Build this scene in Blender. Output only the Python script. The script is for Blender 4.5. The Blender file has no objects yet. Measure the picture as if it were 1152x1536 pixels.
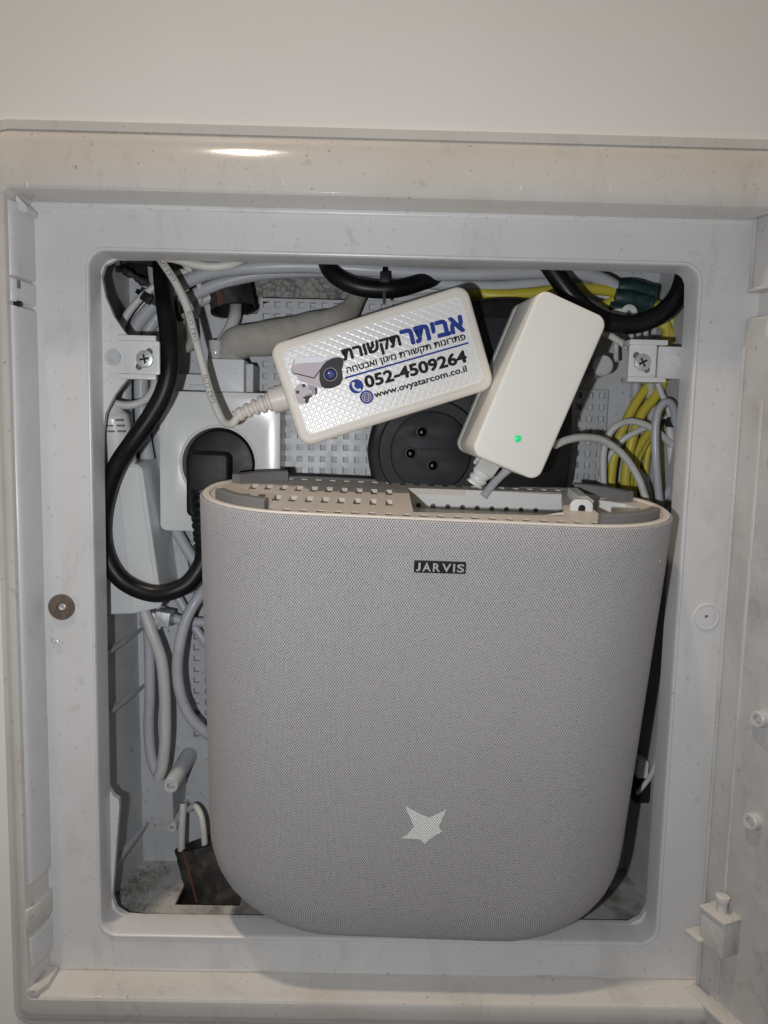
import bpy, bmesh, math, random
from mathutils import Vector, Matrix
random.seed(7)
C = bpy.context.scene.collection
sc = bpy.context.scene
# ------------------------------------------------------------------ camera, world, lights, exposure
F, D = 1100.0, 370.0                       # focal length in photo pixels, distance to the frame plane in mm
def rot(p, y, r):
    cx, sx, cy, sy, cr, sr = math.cos(p), math.sin(p), math.cos(y), math.sin(y), math.cos(r), math.sin(r)
    Rx = Matrix(((1,0,0),(0,cx,-sx),(0,sx,cx))); Rz = Matrix(((cy,-sy,0),(sy,cy,0),(0,0,1))); Ry = Matrix(((cr,0,sr),(0,1,0),(-sr,0,cr)))
    return Rz @ Rx @ Ry
CM = rot(-1.05268104e-01, -9.22524807e-03, -2.30895101e-02)
cam = bpy.data.objects.new('camera', bpy.data.cameras.new('camera')); C.objects.link(cam)
cam.data.sensor_fit = 'VERTICAL'; cam.data.sensor_height = 36; cam.data.lens = 36*F/1536
cam.data.clip_start = .01; cam.data.clip_end = 50
cam.matrix_world = Matrix(((CM[0][0], CM[0][2], -CM[0][1], 0), (CM[1][0], CM[1][2], -CM[1][1], -D/1000), (CM[2][0], CM[2][2], -CM[2][1], 0), (0,0,0,1)))
sc.camera = cam
w = bpy.data.worlds.new('World'); sc.world = w; w.use_nodes = True
w.node_tree.nodes['Background'].inputs[0].default_value = (1, .93, .86, 1)
w.node_tree.nodes['Background'].inputs[1].default_value = .10
def area(name, loc, target, sx, sy, power, col):
    l = bpy.data.lights.new(name, 'AREA'); l.shape = 'RECTANGLE'; l.size = sx; l.size_y = sy; l.energy = power; l.color = col
    o = bpy.data.objects.new(name, l); C.objects.link(o); o.location = loc
    o.rotation_euler = (Vector(target)-Vector(loc)).to_track_quat('-Z', 'Y').to_euler(); return o
area('phone_flash', (-.045, -.372, -.020), (0, 0, -.05), .007, .007, .90, (.955, .975, 1))
area('ceiling_lamp', (-.33, -.36, 1.40), (-.05, 0, 0), .075, .075, 9.0, (1, .82, .63))
sc.view_settings.view_transform = 'Standard'; sc.view_settings.look = 'None'
sc.view_settings.exposure = -.08; sc.view_settings.gamma = 1

# ------------------------------------------------------------------ geometry helpers (millimetres in, metres out)
def P(px, py, d):
    """point on the plane d mm behind the frame plane that the photograph shows at (px,py)"""
    v = CM @ Vector(((px-576)/F, 1, -(py-768)/F))
    return Vector((0, -D, 0)) + v*((d+D)/v.y)
def pxmm(px, d): return px*(D+d)/F
ORG = {}
def tag(o, label=None, cat=None, group=None, kind=None):
    for k, v in (('label', label), ('category', cat), ('group', group), ('kind', kind)):
        if v: o[k] = v
    return o
def thing(name, loc, label, cat, group=None):
    o = bpy.data.objects.new(name, None); C.objects.link(o); o.empty_display_size = .01
    o.location = Vector(loc)*.001; ORG[o] = Vector(loc); return tag(o, label, cat, group)
def mk(name, verts, faces, m, parent=None, smooth=False, uv=None, org=None):
    vs = [Vector(v) for v in verts]
    if org is None:
        lo = Vector([min(v[i] for v in vs) for i in range(3)]); hi = Vector([max(v[i] for v in vs) for i in range(3)]); org = (lo+hi)/2
    me = bpy.data.meshes.new(name); me.from_pydata([(v-org)*.001 for v in vs], [], faces)
    if uv is not None:
        L = me.uv_layers.new(name='UVMap')
        for l in me.loops: L.data[l.index].uv = uv[l.vertex_index]
    me.materials.append(m); me.update()
    if smooth: me.shade_smooth()
    o = bpy.data.objects.new(name, me); C.objects.link(o); ORG[o] = org
    if parent: o.parent = parent; o.location = (org-ORG[parent])*.001
    else: o.location = org*.001
    return o
def sm(o, ang=35):
    o.data.shade_smooth()
    try: o.data.set_sharp_from_angle(angle=math.radians(ang))
    except Exception: pass
    return o
class Fr:
    """rigid frame: O origin, X, Y, Z unit axes, local mm"""
    def __init__(s, O, X, Y):
        s.O = Vector(O); s.X = Vector(X).normalized(); s.Z = s.X.cross(Vector(Y)).normalized(); s.Y = s.Z.cross(s.X)
    def w(s, x, y, z=0): return s.O + s.X*x + s.Y*y + s.Z*z
    def px(s, px, py, z=0):
        c = Vector((0, -D, 0)); v = CM @ Vector(((px-576)/F, 1, -(py-768)/F))
        t = (s.w(0, 0, z)-c).dot(s.Z)/v.dot(s.Z); q = c+v*t-s.O
        return (q.dot(s.X), q.dot(s.Y))
WALLF = lambda d: Fr((0, d, 0), (1,0,0), (0,0,1))     # x right, y up, z towards the viewer
def rr(x0, y0, x1, y1, r, n=6, ins=0):
    x0 += ins; y0 += ins; x1 -= ins; y1 -= ins
    r = min(max(r-ins, .05), (x1-x0)/2-.001, (y1-y0)/2-.001); out = []
    for cx, cy, a in ((x1-r, y1-r, 0), (x0+r, y1-r, 90), (x0+r, y0+r, 180), (x1-r, y0+r, 270)):
        for k in range(n+1):
            t = math.radians(a+90*k/n); out.append((cx+r*math.cos(t), cy+r*math.sin(t)))
    return out
def circ(cx, cy, r, n=24, a0=0, rx=1): return [(cx+r*rx*math.cos(a0+2*math.pi*k/n), cy+r*math.sin(a0+2*math.pi*k/n)) for k in range(n)]
def loft(name, fr, loops, m, parent=None, cap=(True, True), smooth=True, ang=35):
    """loops: list of (list of xy, z) with equal counts"""
    n = len(loops[0][0]); vs = []; fs = []
    for pts, z in loops: vs += [fr.w(x, y, z) for x, y in pts]
    for i in range(len(loops)-1):
        for k in range(n):
            a = i*n+k; b = i*n+(k+1) % n; fs.append((a, b, b+n, a+n))
    if cap[0]: fs.append(tuple(range(n))[::-1])
    if cap[1]: fs.append(tuple(range((len(loops)-1)*n, len(loops)*n)))
    o = mk(name, vs, fs, m, parent)
    return sm(o, ang) if smooth else o
def slab(name, fr, x0, y0, x1, y1, z0, z1, r, m, parent=None, e=1.0, ne=3, n=6):
    """rounded box from z0 (back) to z1 (front) with rounded edges e"""
    L = []
    for k in range(ne+1):
        t = math.pi/2*k/ne; L.append((rr(x0, y0, x1, y1, r, n, e*(1-math.sin(t))), z0+e*(1-math.cos(t))))
    for k in range(ne+1):
        t = math.pi/2*k/ne; L.append((rr(x0, y0, x1, y1, r, n, e*(1-math.cos(t))), z1-e*(1-math.sin(t))))
    return loft(name, fr, L, m, parent, ang=50)
def plate(name, fr, outer, holes, z0, z1, m, parent=None, bevel=0.0, ang=30):
    """2D filled outline with holes, thickness z0..z1"""
    cu = bpy.data.curves.new('tmp', 'CURVE'); cu.dimensions = '2D'; cu.fill_mode = 'BOTH'
    for pts in [outer]+list(holes):
        s = cu.splines.new('POLY'); s.points.add(len(pts)-1); s.use_cyclic_u = True
        for i, (x, y) in enumerate(pts): s.points[i].co = (x, y, 0, 1)
    cu.extrude = (z1-z0)/2-bevel; cu.bevel_depth = bevel; cu.bevel_resolution = 1
    if bevel: cu.offset = -bevel
    t = bpy.data.objects.new('tmp', cu); C.objects.link(t)
    dg = bpy.context.evaluated_depsgraph_get(); me = bpy.data.meshes.new_from_object(t.evaluated_get(dg))
    vs = [fr.w(v.co.x, v.co.y, v.co.z+(z0+z1)/2) for v in me.vertices]; fs = [tuple(p.vertices) for p in me.polygons]
    bpy.data.objects.remove(t); bpy.data.curves.remove(cu); bpy.data.meshes.remove(me)
    o = mk(name, vs, fs, m, parent)
    bm = bmesh.new(); bm.from_mesh(o.data); bmesh.ops.remove_doubles(bm, verts=bm.verts, dist=1e-7); bmesh.ops.recalc_face_normals(bm, faces=bm.faces); bm.to_mesh(o.data); bm.free()
    return sm(o, ang)
def smoothpath(pts, step=6, closed=False):
    out = []; n = len(pts); V = [Vector(p) for p in pts]
    g = (lambda i: V[i % n]) if closed else (lambda i: V[max(0, min(n-1, i))])
    for i in range(n if closed else n-1):
        a, b, c, d = g(i-1), g(i), g(i+1), g(i+2)
        for k in range(step):
            t = k/step; out.append(.5*((2*b)+(c-a)*t+(2*a-5*b+4*c-d)*t*t+(3*b-a-3*c+d)*t**3))
    if not closed: out.append(V[-1])
    return out
def tube_geo(pts, rad, seg=12, flat=1.0):
    n = len(pts); R_ = rad if callable(rad) else (lambda t: rad)
    vs = []; fs = []; uv = []; L = 0
    T = [(pts[min(n-1, i+1)]-pts[max(0, i-1)]).normalized() for i in range(n)]
    u = Vector((0, -1, 0)); u = (u-T[0]*u.dot(T[0]))
    u = u.normalized() if u.length > .05 else Vector((1, 0, 0)).cross(T[0]).normalized()
    frames = []
    for i in range(n):
        if i: L += (pts[i]-pts[i-1]).length
        u = (u-T[i]*u.dot(T[i])).normalized(); s = T[i].cross(u); frames.append((L, pts[i], T[i], u, s))
        r = R_(i/(n-1))
        for k in range(seg):
            a = 2*math.pi*k/seg; vs.append(pts[i]+u*(r*flat*math.cos(a))+s*(r*math.sin(a))); uv.append((L, k/seg))
    for i in range(n-1):
        for k in range(seg):
            a = i*seg+k; b = i*seg+(k+1) % seg; fs.append((a, b, b+seg, a+seg))
    fs.append(tuple(range(seg))[::-1]); fs.append(tuple(range((n-1)*seg, n*seg)))
    return vs, fs, uv, frames
def tube(name, pts, rad, m, parent=None, label=None, cat=None, group=None, seg=12, step=6, flat=1.0):
    p = smoothpath(pts, step); vs, fs, uv, fr = tube_geo(p, rad, seg, flat)
    o = mk(name, vs, fs, m, parent, uv=uv); sm(o, 60)
    if label: tag(o, label, cat, group)
    o_frames[o] = fr
    return o
o_frames = {}
def cable(pxpts, wpx, m, label=None, group=None, name='cable', cat='cable', parent=None, **k):
    """pxpts (px,py,d); wpx = width in photo pixels at mean depth"""
    dm = sum(p[2] for p in pxpts)/len(pxpts)
    return tube(name, [P(*p) for p in pxpts], pxmm(wpx, dm)/2, m, parent, label, cat, group, **k)
def text_geo(s, bold=0.0, shear=0.0):
    cu = bpy.data.curves.new('tmp', 'FONT'); cu.body = s; cu.size = 1; cu.offset = bold; cu.shear = shear; cu.resolution_u = 3
    t = bpy.data.objects.new('tmp', cu); C.objects.link(t)
    dg = bpy.context.evaluated_depsgraph_get(); me = bpy.data.meshes.new_from_object(t.evaluated_get(dg))
    vs = [(v.co.x, v.co.y) for v in me.vertices]; fs = [tuple(p.vertices) for p in me.polygons]
    bpy.data.objects.remove(t); bpy.data.curves.remove(cu); bpy.data.meshes.remove(me)
    return vs, fs
def text_fit(name, s, fr, pL, pR, h, m, parent, z=.05, bold=.0, asc=None):
    """lettering from local point pL to pR (baseline ends), total glyph height h"""
    v0, f0 = text_geo(s); vs = []; fs = []; zs = []
    offs = [(0, 0)] if bold <= 0 else [(0, 0)]+[(bold*math.cos(k*math.pi/4), bold*math.sin(k*math.pi/4)) for k in range(8)]
    for j, (dx, dy) in enumerate(offs):
        b0 = len(vs); vs += [(x+dx, y+dy) for x, y in v0]; fs += [tuple(i+b0 for i in f) for f in f0]; zs += [j*.004]*len(v0)
    x0 = min(v[0] for v in vs); x1 = max(v[0] for v in vs); y0 = min(v[1] for v in vs); y1 = max(v[1] for v in vs)
    if asc: y0 = 0 if asc == 'base' else y0
    a = Vector(pL); b = Vector(pR); e = (b-a); L = e.length; e.normalize(); nn = Vector((-e.y, e.x))
    out = []
    for (x, y), zz in zip(vs, zs):
        q = a + e*((x-x0)/(x1-x0)*L) + nn*((y-y0)/(y1-y0)*h); out.append(fr.w(q.x, q.y, z+zz))
    return mk(name, out, fs, m, parent)
def cable_text(o, s, start, size, m, ang=0.0, r=2, gap=1.0):
    fr = o_frames[o]; vs, fs = text_geo(s); out = []
    i = 0
    for x, y in vs:
        L = start+x*size*gap
        while i < len(fr)-2 and fr[i+1][0] < L: i += 1
        while i > 0 and fr[i][0] > L: i -= 1
        a, b = fr[i], fr[i+1]; t = (L-a[0])/max(1e-6, b[0]-a[0]); c = a[1].lerp(b[1], t); T = (b[1]-a[1]).normalized()
        view = (Vector((0, -D, 0))-c); view = (view-T*view.dot(T)).normalized(); s_ = view.cross(T)
        th = ang+(y*size-size*.35)/r; out.append(c+view*((r+.06)*math.cos(th))+s_*((r+.06)*math.sin(th)))
    return mk('print', out, fs, m, o)

# ------------------------------------------------------------------ materials
def nodes(name):
    m = bpy.data.materials.new(name); m.use_nodes = True; nt = m.node_tree; b = nt.nodes['Principled BSDF']; return m, nt, b
def nd(nt, t, **k):
    n = nt.nodes.new(t)
    for a, v in k.items(): setattr(n, a, v)
    return n
def noise(nt, scale, detail=4, rough=.6, vec=None, dist=0):
    n = nd(nt, 'ShaderNodeTexNoise'); n.inputs['Scale'].default_value = scale; n.inputs['Detail'].default_value = detail; n.inputs['Roughness'].default_value = rough; n.inputs['Distortion'].default_value = dist
    if vec is None:
        tc = nd(nt, 'ShaderNodeTexCoord'); vec = tc.outputs['Object']
    nt.links.new(vec, n.inputs['Vector']); return n.outputs['Fac']
def ramp(nt, fac, a, b, ca, cb):
    r = nd(nt, 'ShaderNodeValToRGB'); r.color_ramp.elements[0].position = a; r.color_ramp.elements[1].position = b
    r.color_ramp.elements[0].color = (*ca, 1); r.color_ramp.elements[1].color = (*cb, 1); nt.links.new(fac, r.inputs[0]); return r.outputs[0]
def mixc(nt, fac, a, b, mode='MIX'):
    n = nd(nt, 'ShaderNodeMix', data_type='RGBA', blend_type=mode)
    for s, v in ((0, fac), (6, a), (7, b)):
        if hasattr(v, 'links'): nt.links.new(v, n.inputs[s])
        else: n.inputs[s].default_value = v if s == 0 else (*v, 1)
    return n.outputs[2]
def bump(nt, b, h, strength, dist=.001, prev=None):
    n = nd(nt, 'ShaderNodeBump'); n.inputs['Strength'].default_value = strength; n.inputs['Distance'].default_value = dist
    nt.links.new(h, n.inputs['Height'])
    if prev: nt.links.new(prev, n.inputs['Normal'])
    nt.links.new(n.outputs[0], b.inputs['Normal']); return n.outputs[0]
def plastic(name, col, rough=.35, dirt=.12, dirtcol=(.35, .31, .27), scale=18, speck=0.0, bs=.06, ior=1.46, stretch=None, smudge=0):
    m, nt, b = nodes(name)
    tc = nd(nt, 'ShaderNodeTexCoord').outputs['Object']; vec = tc
    if stretch:
        mp = nd(nt, 'ShaderNodeMapping'); mp.inputs['Scale'].default_value = stretch; nt.links.new(tc, mp.inputs[0]); vec = mp.outputs[0]
    f = noise(nt, scale, 5, .6, vec, .4)
    c = mixc(nt, ramp(nt, f, .45, .8, (0, 0, 0), (dirt*2.2,)*3), col, dirtcol)
    if speck:
        g = noise(nt, 380, 2, .5, tc); k = ramp(nt, g, .68, .76, (0, 0, 0), (speck,)*3); c = mixc(nt, k, c, tuple(x*.5 for x in dirtcol))
        g2 = noise(nt, 60, 3, .5, tc, 1.5); k2 = ramp(nt, g2, .66, .72, (0, 0, 0), (speck*.5,)*3); c = mixc(nt, k2, c, tuple(x*.7 for x in dirtcol))
    if smudge:
        mp2 = nd(nt, 'ShaderNodeMapping'); mp2.inputs['Rotation'].default_value = (.4, .9, .3); mp2.inputs['Scale'].default_value = (1, .6, .35); nt.links.new(tc, mp2.inputs[0])
        g3 = noise(nt, 48, 6, .72, mp2.outputs[0], .8); c = mixc(nt, ramp(nt, g3, .54, .70, (0, 0, 0), (smudge,)*3), c, (.27, .255, .24))
        mp3 = nd(nt, 'ShaderNodeMapping'); mp3.inputs['Rotation'].default_value = (.2, .6, 1.1); mp3.inputs['Scale'].default_value = (1, 1, .12); nt.links.new(tc, mp3.inputs[0])
        g4 = noise(nt, 120, 2, .5, mp3.outputs[0], .3); c = mixc(nt, ramp(nt, g4, .73, .76, (0, 0, 0), (min(1, smudge*1.6),)*3), c, (.78, .76, .72))
    nt.links.new(c, b.inputs['Base Color'])
    rn = nd(nt, 'ShaderNodeMapRange'); rn.inputs['From Min'].default_value = .3; rn.inputs['From Max'].default_value = .75
    rn.inputs['To Min'].default_value = rough*.85; rn.inputs['To Max'].default_value = min(1, rough*1.5)
    nt.links.new(f, rn.inputs[0]); nt.links.new(rn.outputs[0], b.inputs['Roughness']); b.inputs['IOR'].default_value = ior
    bump(nt, b, noise(nt, 900, 2, .5, tc), bs, .0002)
    return m
M = {}
M['white'] = plastic('cabinet_plastic', (.66, .66, .665), .30, .12, (.40, .37, .34), 14, .35, smudge=.2)
M['frame'] = plastic('frame_plastic', (.63, .61, .58), .085, .16, (.42, .36, .30), 9, .6, stretch=(1, 1, 2.2), smudge=.2)
M['dusty'] = plastic('dusty_plastic', (.60, .58, .55), .42, .25, (.40, .34, .28), 16, .8, smudge=.35)
M['inner'] = plastic('cavity_plastic', (.50, .515, .53), .42, .22, (.33, .31, .29), 22, .8, smudge=.3)
M['door'] = plastic('door_plastic', (.56, .55, .54), .33, .3, (.30, .28, .26), 24, .5, stretch=(1, 1, .6), smudge=.5)
M['box'] = plastic('socket_plastic', (.68, .69, .68), .24, .06, (.4, .38, .35), 20, .15)
M['boxside'] = plastic('junction_plastic', (.62, .64, .66), .3, .12, (.35, .33, .31), 20, .3)
M['adapter'] = plastic('adapter_plastic', (.78, .775, .73), .42, .03, (.5, .48, .42), 20)
M['ivory'] = plastic('ivory_plastic', (.70, .66, .60), .36, .06, (.5, .45, .38), 20)
M['cream'] = plastic('cream_plastic', (.60, .555, .505), .4, .08, (.45, .4, .34), 20)
M['rubber'] = plastic('grey_rubber', (.17, .165, .165), .6, .1, (.3, .29, .27), 30)
M['black'] = plastic('black_plastic', (.008, .008, .009), .42, .1, (.05, .05, .05), 40)
M['blackrub'] = plastic('black_cable', (.006, .006, .007), .36, .1, (.04, .04, .045), 60, bs=.15)
M['blackdisc'] = plastic('dark_socket_plastic', (.014, .015, .018), .5, .3, (.06, .06, .06), 30, .3, bs=.2)
M['conduit'] = plastic('conduit_plastic', (.020, .019, .018), .55, .35, (.12, .11, .10), 90, .6)
M['redstripe'] = plastic('red_stripe', (.15, .045, .028), .55, .8, (.06, .045, .04), 160)
M['grey'] = plastic('grey_cable', (.45, .465, .495), .30, .25, (.30, .29, .29), 70, .3, bs=.1)
M['grey2'] = plastic('pale_cable', (.55, .55, .54), .38, .2, (.34, .32, .29), 70, .3, bs=.1)
M['thin'] = plastic('ivory_cable', (.62, .60, .56), .38, .15, (.4, .37, .33), 60, .3, bs=.1)
M['yellow'] = plastic('yellow_cable', (.52, .44, .045), .38, .22, (.26, .23, .08), 60, .3, bs=.1)
M['sleeve'] = plastic('fabric_sleeve', (.36, .345, .31), .75, .4, (.2, .18, .15), 45, .3, bs=.6)
M['green'] = plastic('green_tape', (.008, .030, .031), .5, .5, (.03, .06, .06), 120, bs=.8)
M['ink'] = plastic('black_ink', (.012, .012, .012), .5, 0)
M['blue'] = plastic('blue_ink', (.020, .045, .26), .45, 0)
M['navy'] = plastic('navy_ink', (.02, .03, .12), .3, 0)
M['mauve'] = plastic('mauve_print', (.46, .41, .45), .45, 0)
M['mauve2'] = plastic('mauve_dark_print', (.30, .27, .31), .45, 0)
M['whiteink'] = plastic('white_ink', (.72, .74, .8), .45, 0)
M['darkprint'] = plastic('dark_print', (.03, .028, .032), .4, 0)
for k_ in ('ink', 'blue', 'navy', 'darkprint'): M[k_].node_tree.nodes['Principled BSDF'].inputs['Specular IOR Level'].default_value = .15
for k_ in ('blackrub', 'black'): M[k_].node_tree.nodes['Principled BSDF'].inputs['Specular IOR Level'].default_value = .35
M['blackdisc'].node_tree.nodes['Principled BSDF'].inputs['Specular IOR Level'].default_value = .28
M['holeshade'] = plastic('hole_shade', (.002, .002, .002), .9, 0); M['holeshade'].node_tree.nodes['Principled BSDF'].inputs['Specular IOR Level'].default_value = 0  # matt pure black, a colour standing in for the shade inside socket holes
M['rust'] = plastic('brown_washer_metal', (.15, .115, .09), .5, .6, (.06, .045, .035), 200, .6)
def metal(name, col, rough, sc_=60):
    m, nt, b = nodes(name); b.inputs['Metallic'].default_value = .55
    f = noise(nt, sc_, 5, .7); nt.links.new(ramp(nt, f, .3, .75, tuple(c*.55 for c in col), col), b.inputs['Base Color'])
    b.inputs['Roughness'].default_value = rough; bump(nt, b, noise(nt, 600, 3), .3, .0002); return m
M['zinc'] = metal('zinc_screw', (.80, .82, .85), .38, 300)
M['perf'] = plastic('perforated_grey', (.45, .465, .485), .34, .3, (.3, .29, .28), 40, .9)
# wall paint
m, nt, b = nodes('wall_paint'); f = noise(nt, 6, 4); f2 = noise(nt, 300, 2)
nt.links.new(ramp(nt, f, .3, .8, (.84, .825, .785), (.79, .77, .73)), b.inputs['Base Color']); b.inputs['Roughness'].default_value = .62
bump(nt, b, f2, .10, .0006); M['wall'] = m
# concrete with pebbles
m, nt, b = nodes('rough_concrete'); tc = nd(nt, 'ShaderNodeTexCoord').outputs['Object']
vo = nd(nt, 'ShaderNodeTexVoronoi'); vo.inputs['Scale'].default_value = 380; nt.links.new(tc, vo.inputs['Vector'])
c1 = ramp(nt, vo.outputs['Distance'], .1, .75, (.52, .50, .46), (.13, .125, .12)); f = noise(nt, 90, 6, .7, tc)
c2 = mixc(nt, f, c1, ramp(nt, f, .35, .62, (.06, .06, .06), (.38, .37, .35)), 'MIX'); nt.links.new(c2, b.inputs['Base Color']); b.inputs['Roughness'].default_value = .85
inv = nd(nt, 'ShaderNodeMath', operation='SUBTRACT'); inv.inputs[0].default_value = 1; nt.links.new(vo.outputs['Distance'], inv.inputs[1])
bump(nt, b, inv.outputs[0], .9, .0015); M['concrete'] = m
# woven fabric (uv in mm)
def fabric(name, ca, cb):
    m, nt, b = nodes(name); uvn = nd(nt, 'ShaderNodeUVMap').outputs[0]; sp = nd(nt, 'ShaderNodeSeparateXYZ'); nt.links.new(uvn, sp.inputs[0])
    def math_(op, a, b_=None):
        n = nd(nt, 'ShaderNodeMath', operation=op)
        for i, v in enumerate((a, b_)):
            if v is None: continue
            if hasattr(v, 'links'): nt.links.new(v, n.inputs[i])
            else: n.inputs[i].default_value = v
        return n.outputs[0]
    tco = nd(nt, 'ShaderNodeTexCoord').outputs['Object']
    wob = math_('MULTIPLY', math_('SUBTRACT', noise(nt, 220, 2, .5, tco), .5), 1.6)
    u = math_('ADD', math_('MULTIPLY', sp.outputs[0], 2*math.pi/1.22), wob); v = math_('MULTIPLY', sp.outputs[1], 2*math.pi/1.80)
    s = math_('MULTIPLY', math_('COSINE', math_('ADD', u, v)), math_('COSINE', math_('SUBTRACT', u, v)))
    s2 = math_('ADD', math_('COSINE', math_('ADD', u, v)), math_('COSINE', math_('SUBTRACT', u, v)))
    d1 = noise(nt, 1100, 2, .8, tco); d2 = noise(nt, 12, 4, .6, tco)
    mr = nd(nt, 'ShaderNodeMapRange'); mr.inputs['From Min'].default_value = -2.0; mr.inputs['From Max'].default_value = .5; nt.links.new(s2, mr.inputs[0])
    fac = math_('MULTIPLY', mr.outputs[0], math_('ADD', math_('MULTIPLY', d1, 1.5), .28))
    c = mixc(nt, fac, ca, cb); c = mixc(nt, ramp(nt, d2, .35, .75, (0,0,0), (.3,.3,.3)), c, tuple(x*.86 for x in cb))
    nt.links.new(c, b.inputs['Base Color']); b.inputs['Roughness'].default_value = .8; b.inputs['Specular IOR Level'].default_value = .25
    b.inputs['Sheen Weight'].default_value = .12
    bump(nt, b, mr.outputs[0], .55, .0004); return m
M['fabric'] = fabric('grey_woven_fabric', (.015, .014, .015), (.515, .497, .507))
M['star'] = fabric('white_woven_fabric', (.10, .10, .095), (.95, .95, .91))
# sticker with diamond relief
m, nt, b = nodes('embossed_sticker'); uvn = nd(nt, 'ShaderNodeUVMap').outputs[0]
mp = nd(nt, 'ShaderNodeMapping'); mp.inputs['Rotation'].default_value = (0, 0, math.radians(38)); nt.links.new(uvn, mp.inputs[0])
sp = nd(nt, 'ShaderNodeSeparateXYZ'); nt.links.new(mp.outputs[0], sp.inputs[0])
def M2(op, a, b_=None):
    n = nd(nt, 'ShaderNodeMath', operation=op)
    for i, v in enumerate((a, b_)):
        if v is None: continue
        if hasattr(v, 'links'): nt.links.new(v, n.inputs[i])
        else: n.inputs[i].default_value = v
    return n.outputs[0]
pa = M2('ABSOLUTE', M2('SINE', M2('MULTIPLY', sp.outputs[0], math.pi/2.9))); pb = M2('ABSOLUTE', M2('SINE', M2('MULTIPLY', sp.outputs[1], math.pi/2.9)))
mn = M2('MINIMUM', pa, pb); h = nd(nt, 'ShaderNodeMapRange', interpolation_type='SMOOTHSTEP'); h.inputs['From Min'].default_value = .12; h.inputs['From Max'].default_value = .75; nt.links.new(mn, h.inputs[0])
b.inputs['Base Color'].default_value = (.70, .70, .70, 1); b.inputs['Roughness'].default_value = .3; bump(nt, b, h.outputs[0], .24, .00035); M['sticker'] = m
# badge: glossy black
m, nt, b = nodes('glossy_black_badge'); b.inputs['Base Color'].default_value = (.02, .02, .022, 1); b.inputs['Roughness'].default_value = .12; M['badge'] = m
m, nt, b = nodes('chrome_letter'); b.inputs['Base Color'].default_value = (.66, .66, .68, 1); b.inputs['Metallic'].default_value = .75; b.inputs['Roughness'].default_value = .36; M['letter'] = m
m, nt, b = nodes('green_lamp'); b.inputs['Base Color'].default_value = (.05, .5, .2, 1); b.inputs['Emission Color'].default_value = (.03, .9, .28, 1); b.inputs['Emission Strength'].default_value = .35; b.inputs['Roughness'].default_value = .1; M['led'] = m
m, nt, b = nodes('clear_plastic'); b.inputs['Base Color'].default_value = (.92, .93, .93, 1); b.inputs['Roughness'].default_value = .12; b.inputs['Transmission Weight'].default_value = .55; b.inputs['IOR'].default_value = 1.45; M['clear'] = m

# ------------------------------------------------------------------ the wall and the concrete behind the cabinet
W0 = WALLF(0)
plate('wall', W0, [(-900, -900), (900, -900), (900, 900), (-900, 900)], [[(-180, -300), (190, -300), (190, 122), (-180, 122)]], -20, 5.5, M['wall'])['kind'] = 'structure'
nx, nz = 60, 26; vs = []; fs = []
for j in range(nz+1):
    for i in range(nx+1):
        x = -140+200*i/nx; z = 60+80*j/nz; vs.append((x, 92+random.uniform(-1.6, 1.2), z))
for j in range(nz):
    for i in range(nx): a = j*(nx+1)+i; fs.append((a, a+1, a+nx+2, a+nx+1))
o = mk('concrete', vs, fs, M['concrete'], smooth=True); o['kind'] = 'structure'

# ------------------------------------------------------------------ the cabinet
cab = thing('electrical_cabinet', (6, 0, -300), 'white plastic recessed wiring cabinet with its door open, set in the painted wall', 'cabinet')
XL, XR, ZB, ZT = -171.0, 186.0, -292.0, 108.0
OX0, OX1, OZ0, OZ1 = -144.0, 156.3, -271.3, 86.5
def ring(name, levels, m, parent, r=1.5):
    loops = []
    vs = []; fs = []; n = None
    for k, (xl, xr, zb, zt, d) in enumerate(levels):
        pts = rr(xl, zb, xr, zt, r+k*.6, 4); n = len(pts); vs += [(x, d, z) for x, z in pts]
    for i in range(len(levels)-1):
        for k in range(n):
            a = i*n+k; b_ = i*n+(k+1) % n; fs.append((a, b_, b_+n, a+n))
    return sm(mk(name, vs, fs, m, parent), 28)
# frame: inner step, front face, outer bevel, thin lip on the wall
lv = [(XL, XR, ZB, ZT, .5), (XL-3.4, XR+.3, ZB-.2, ZT+.2, -17.2), (XL-3.8, XR+1, ZB-.8, ZT+.8, -18.6), (XL-4.4, XR+2.4, ZB-2, ZT+2, -19.2),
      (XL-6.5, XR+5, ZB-9.5, ZT+9.0, -18.9), (XL-8, XR+7, ZB-12, ZT+11.5, -18.2), (XL-11, XR+12, ZB-16.2, ZT+20, -14.4), (XL-13, XR+18, ZB-21.4, ZT+28, -9.9), (XL-13.6, XR+20, ZB-23, ZT+29.4, -8.4),
      (XL-13.8, XR+20.6, ZB-23.3, ZT+29.7, -7.2), (XL-14.0, XR+20.9, ZB-23.6, ZT+30.2, -7.0), (XL-14.1, XR+21, ZB-23.7, ZT+30.4, -8.5), (XL-16.5, XR+26, ZB-26, ZT+34.6, -8.0), (XL-17, XR+26.6, ZB-26.5, ZT+35.1, -7.2), (XL-17.1, XR+26.8, ZB-26.7, ZT+35.2, 2)]
ring('frame', lv, M['frame'], cab, 2)
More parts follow.
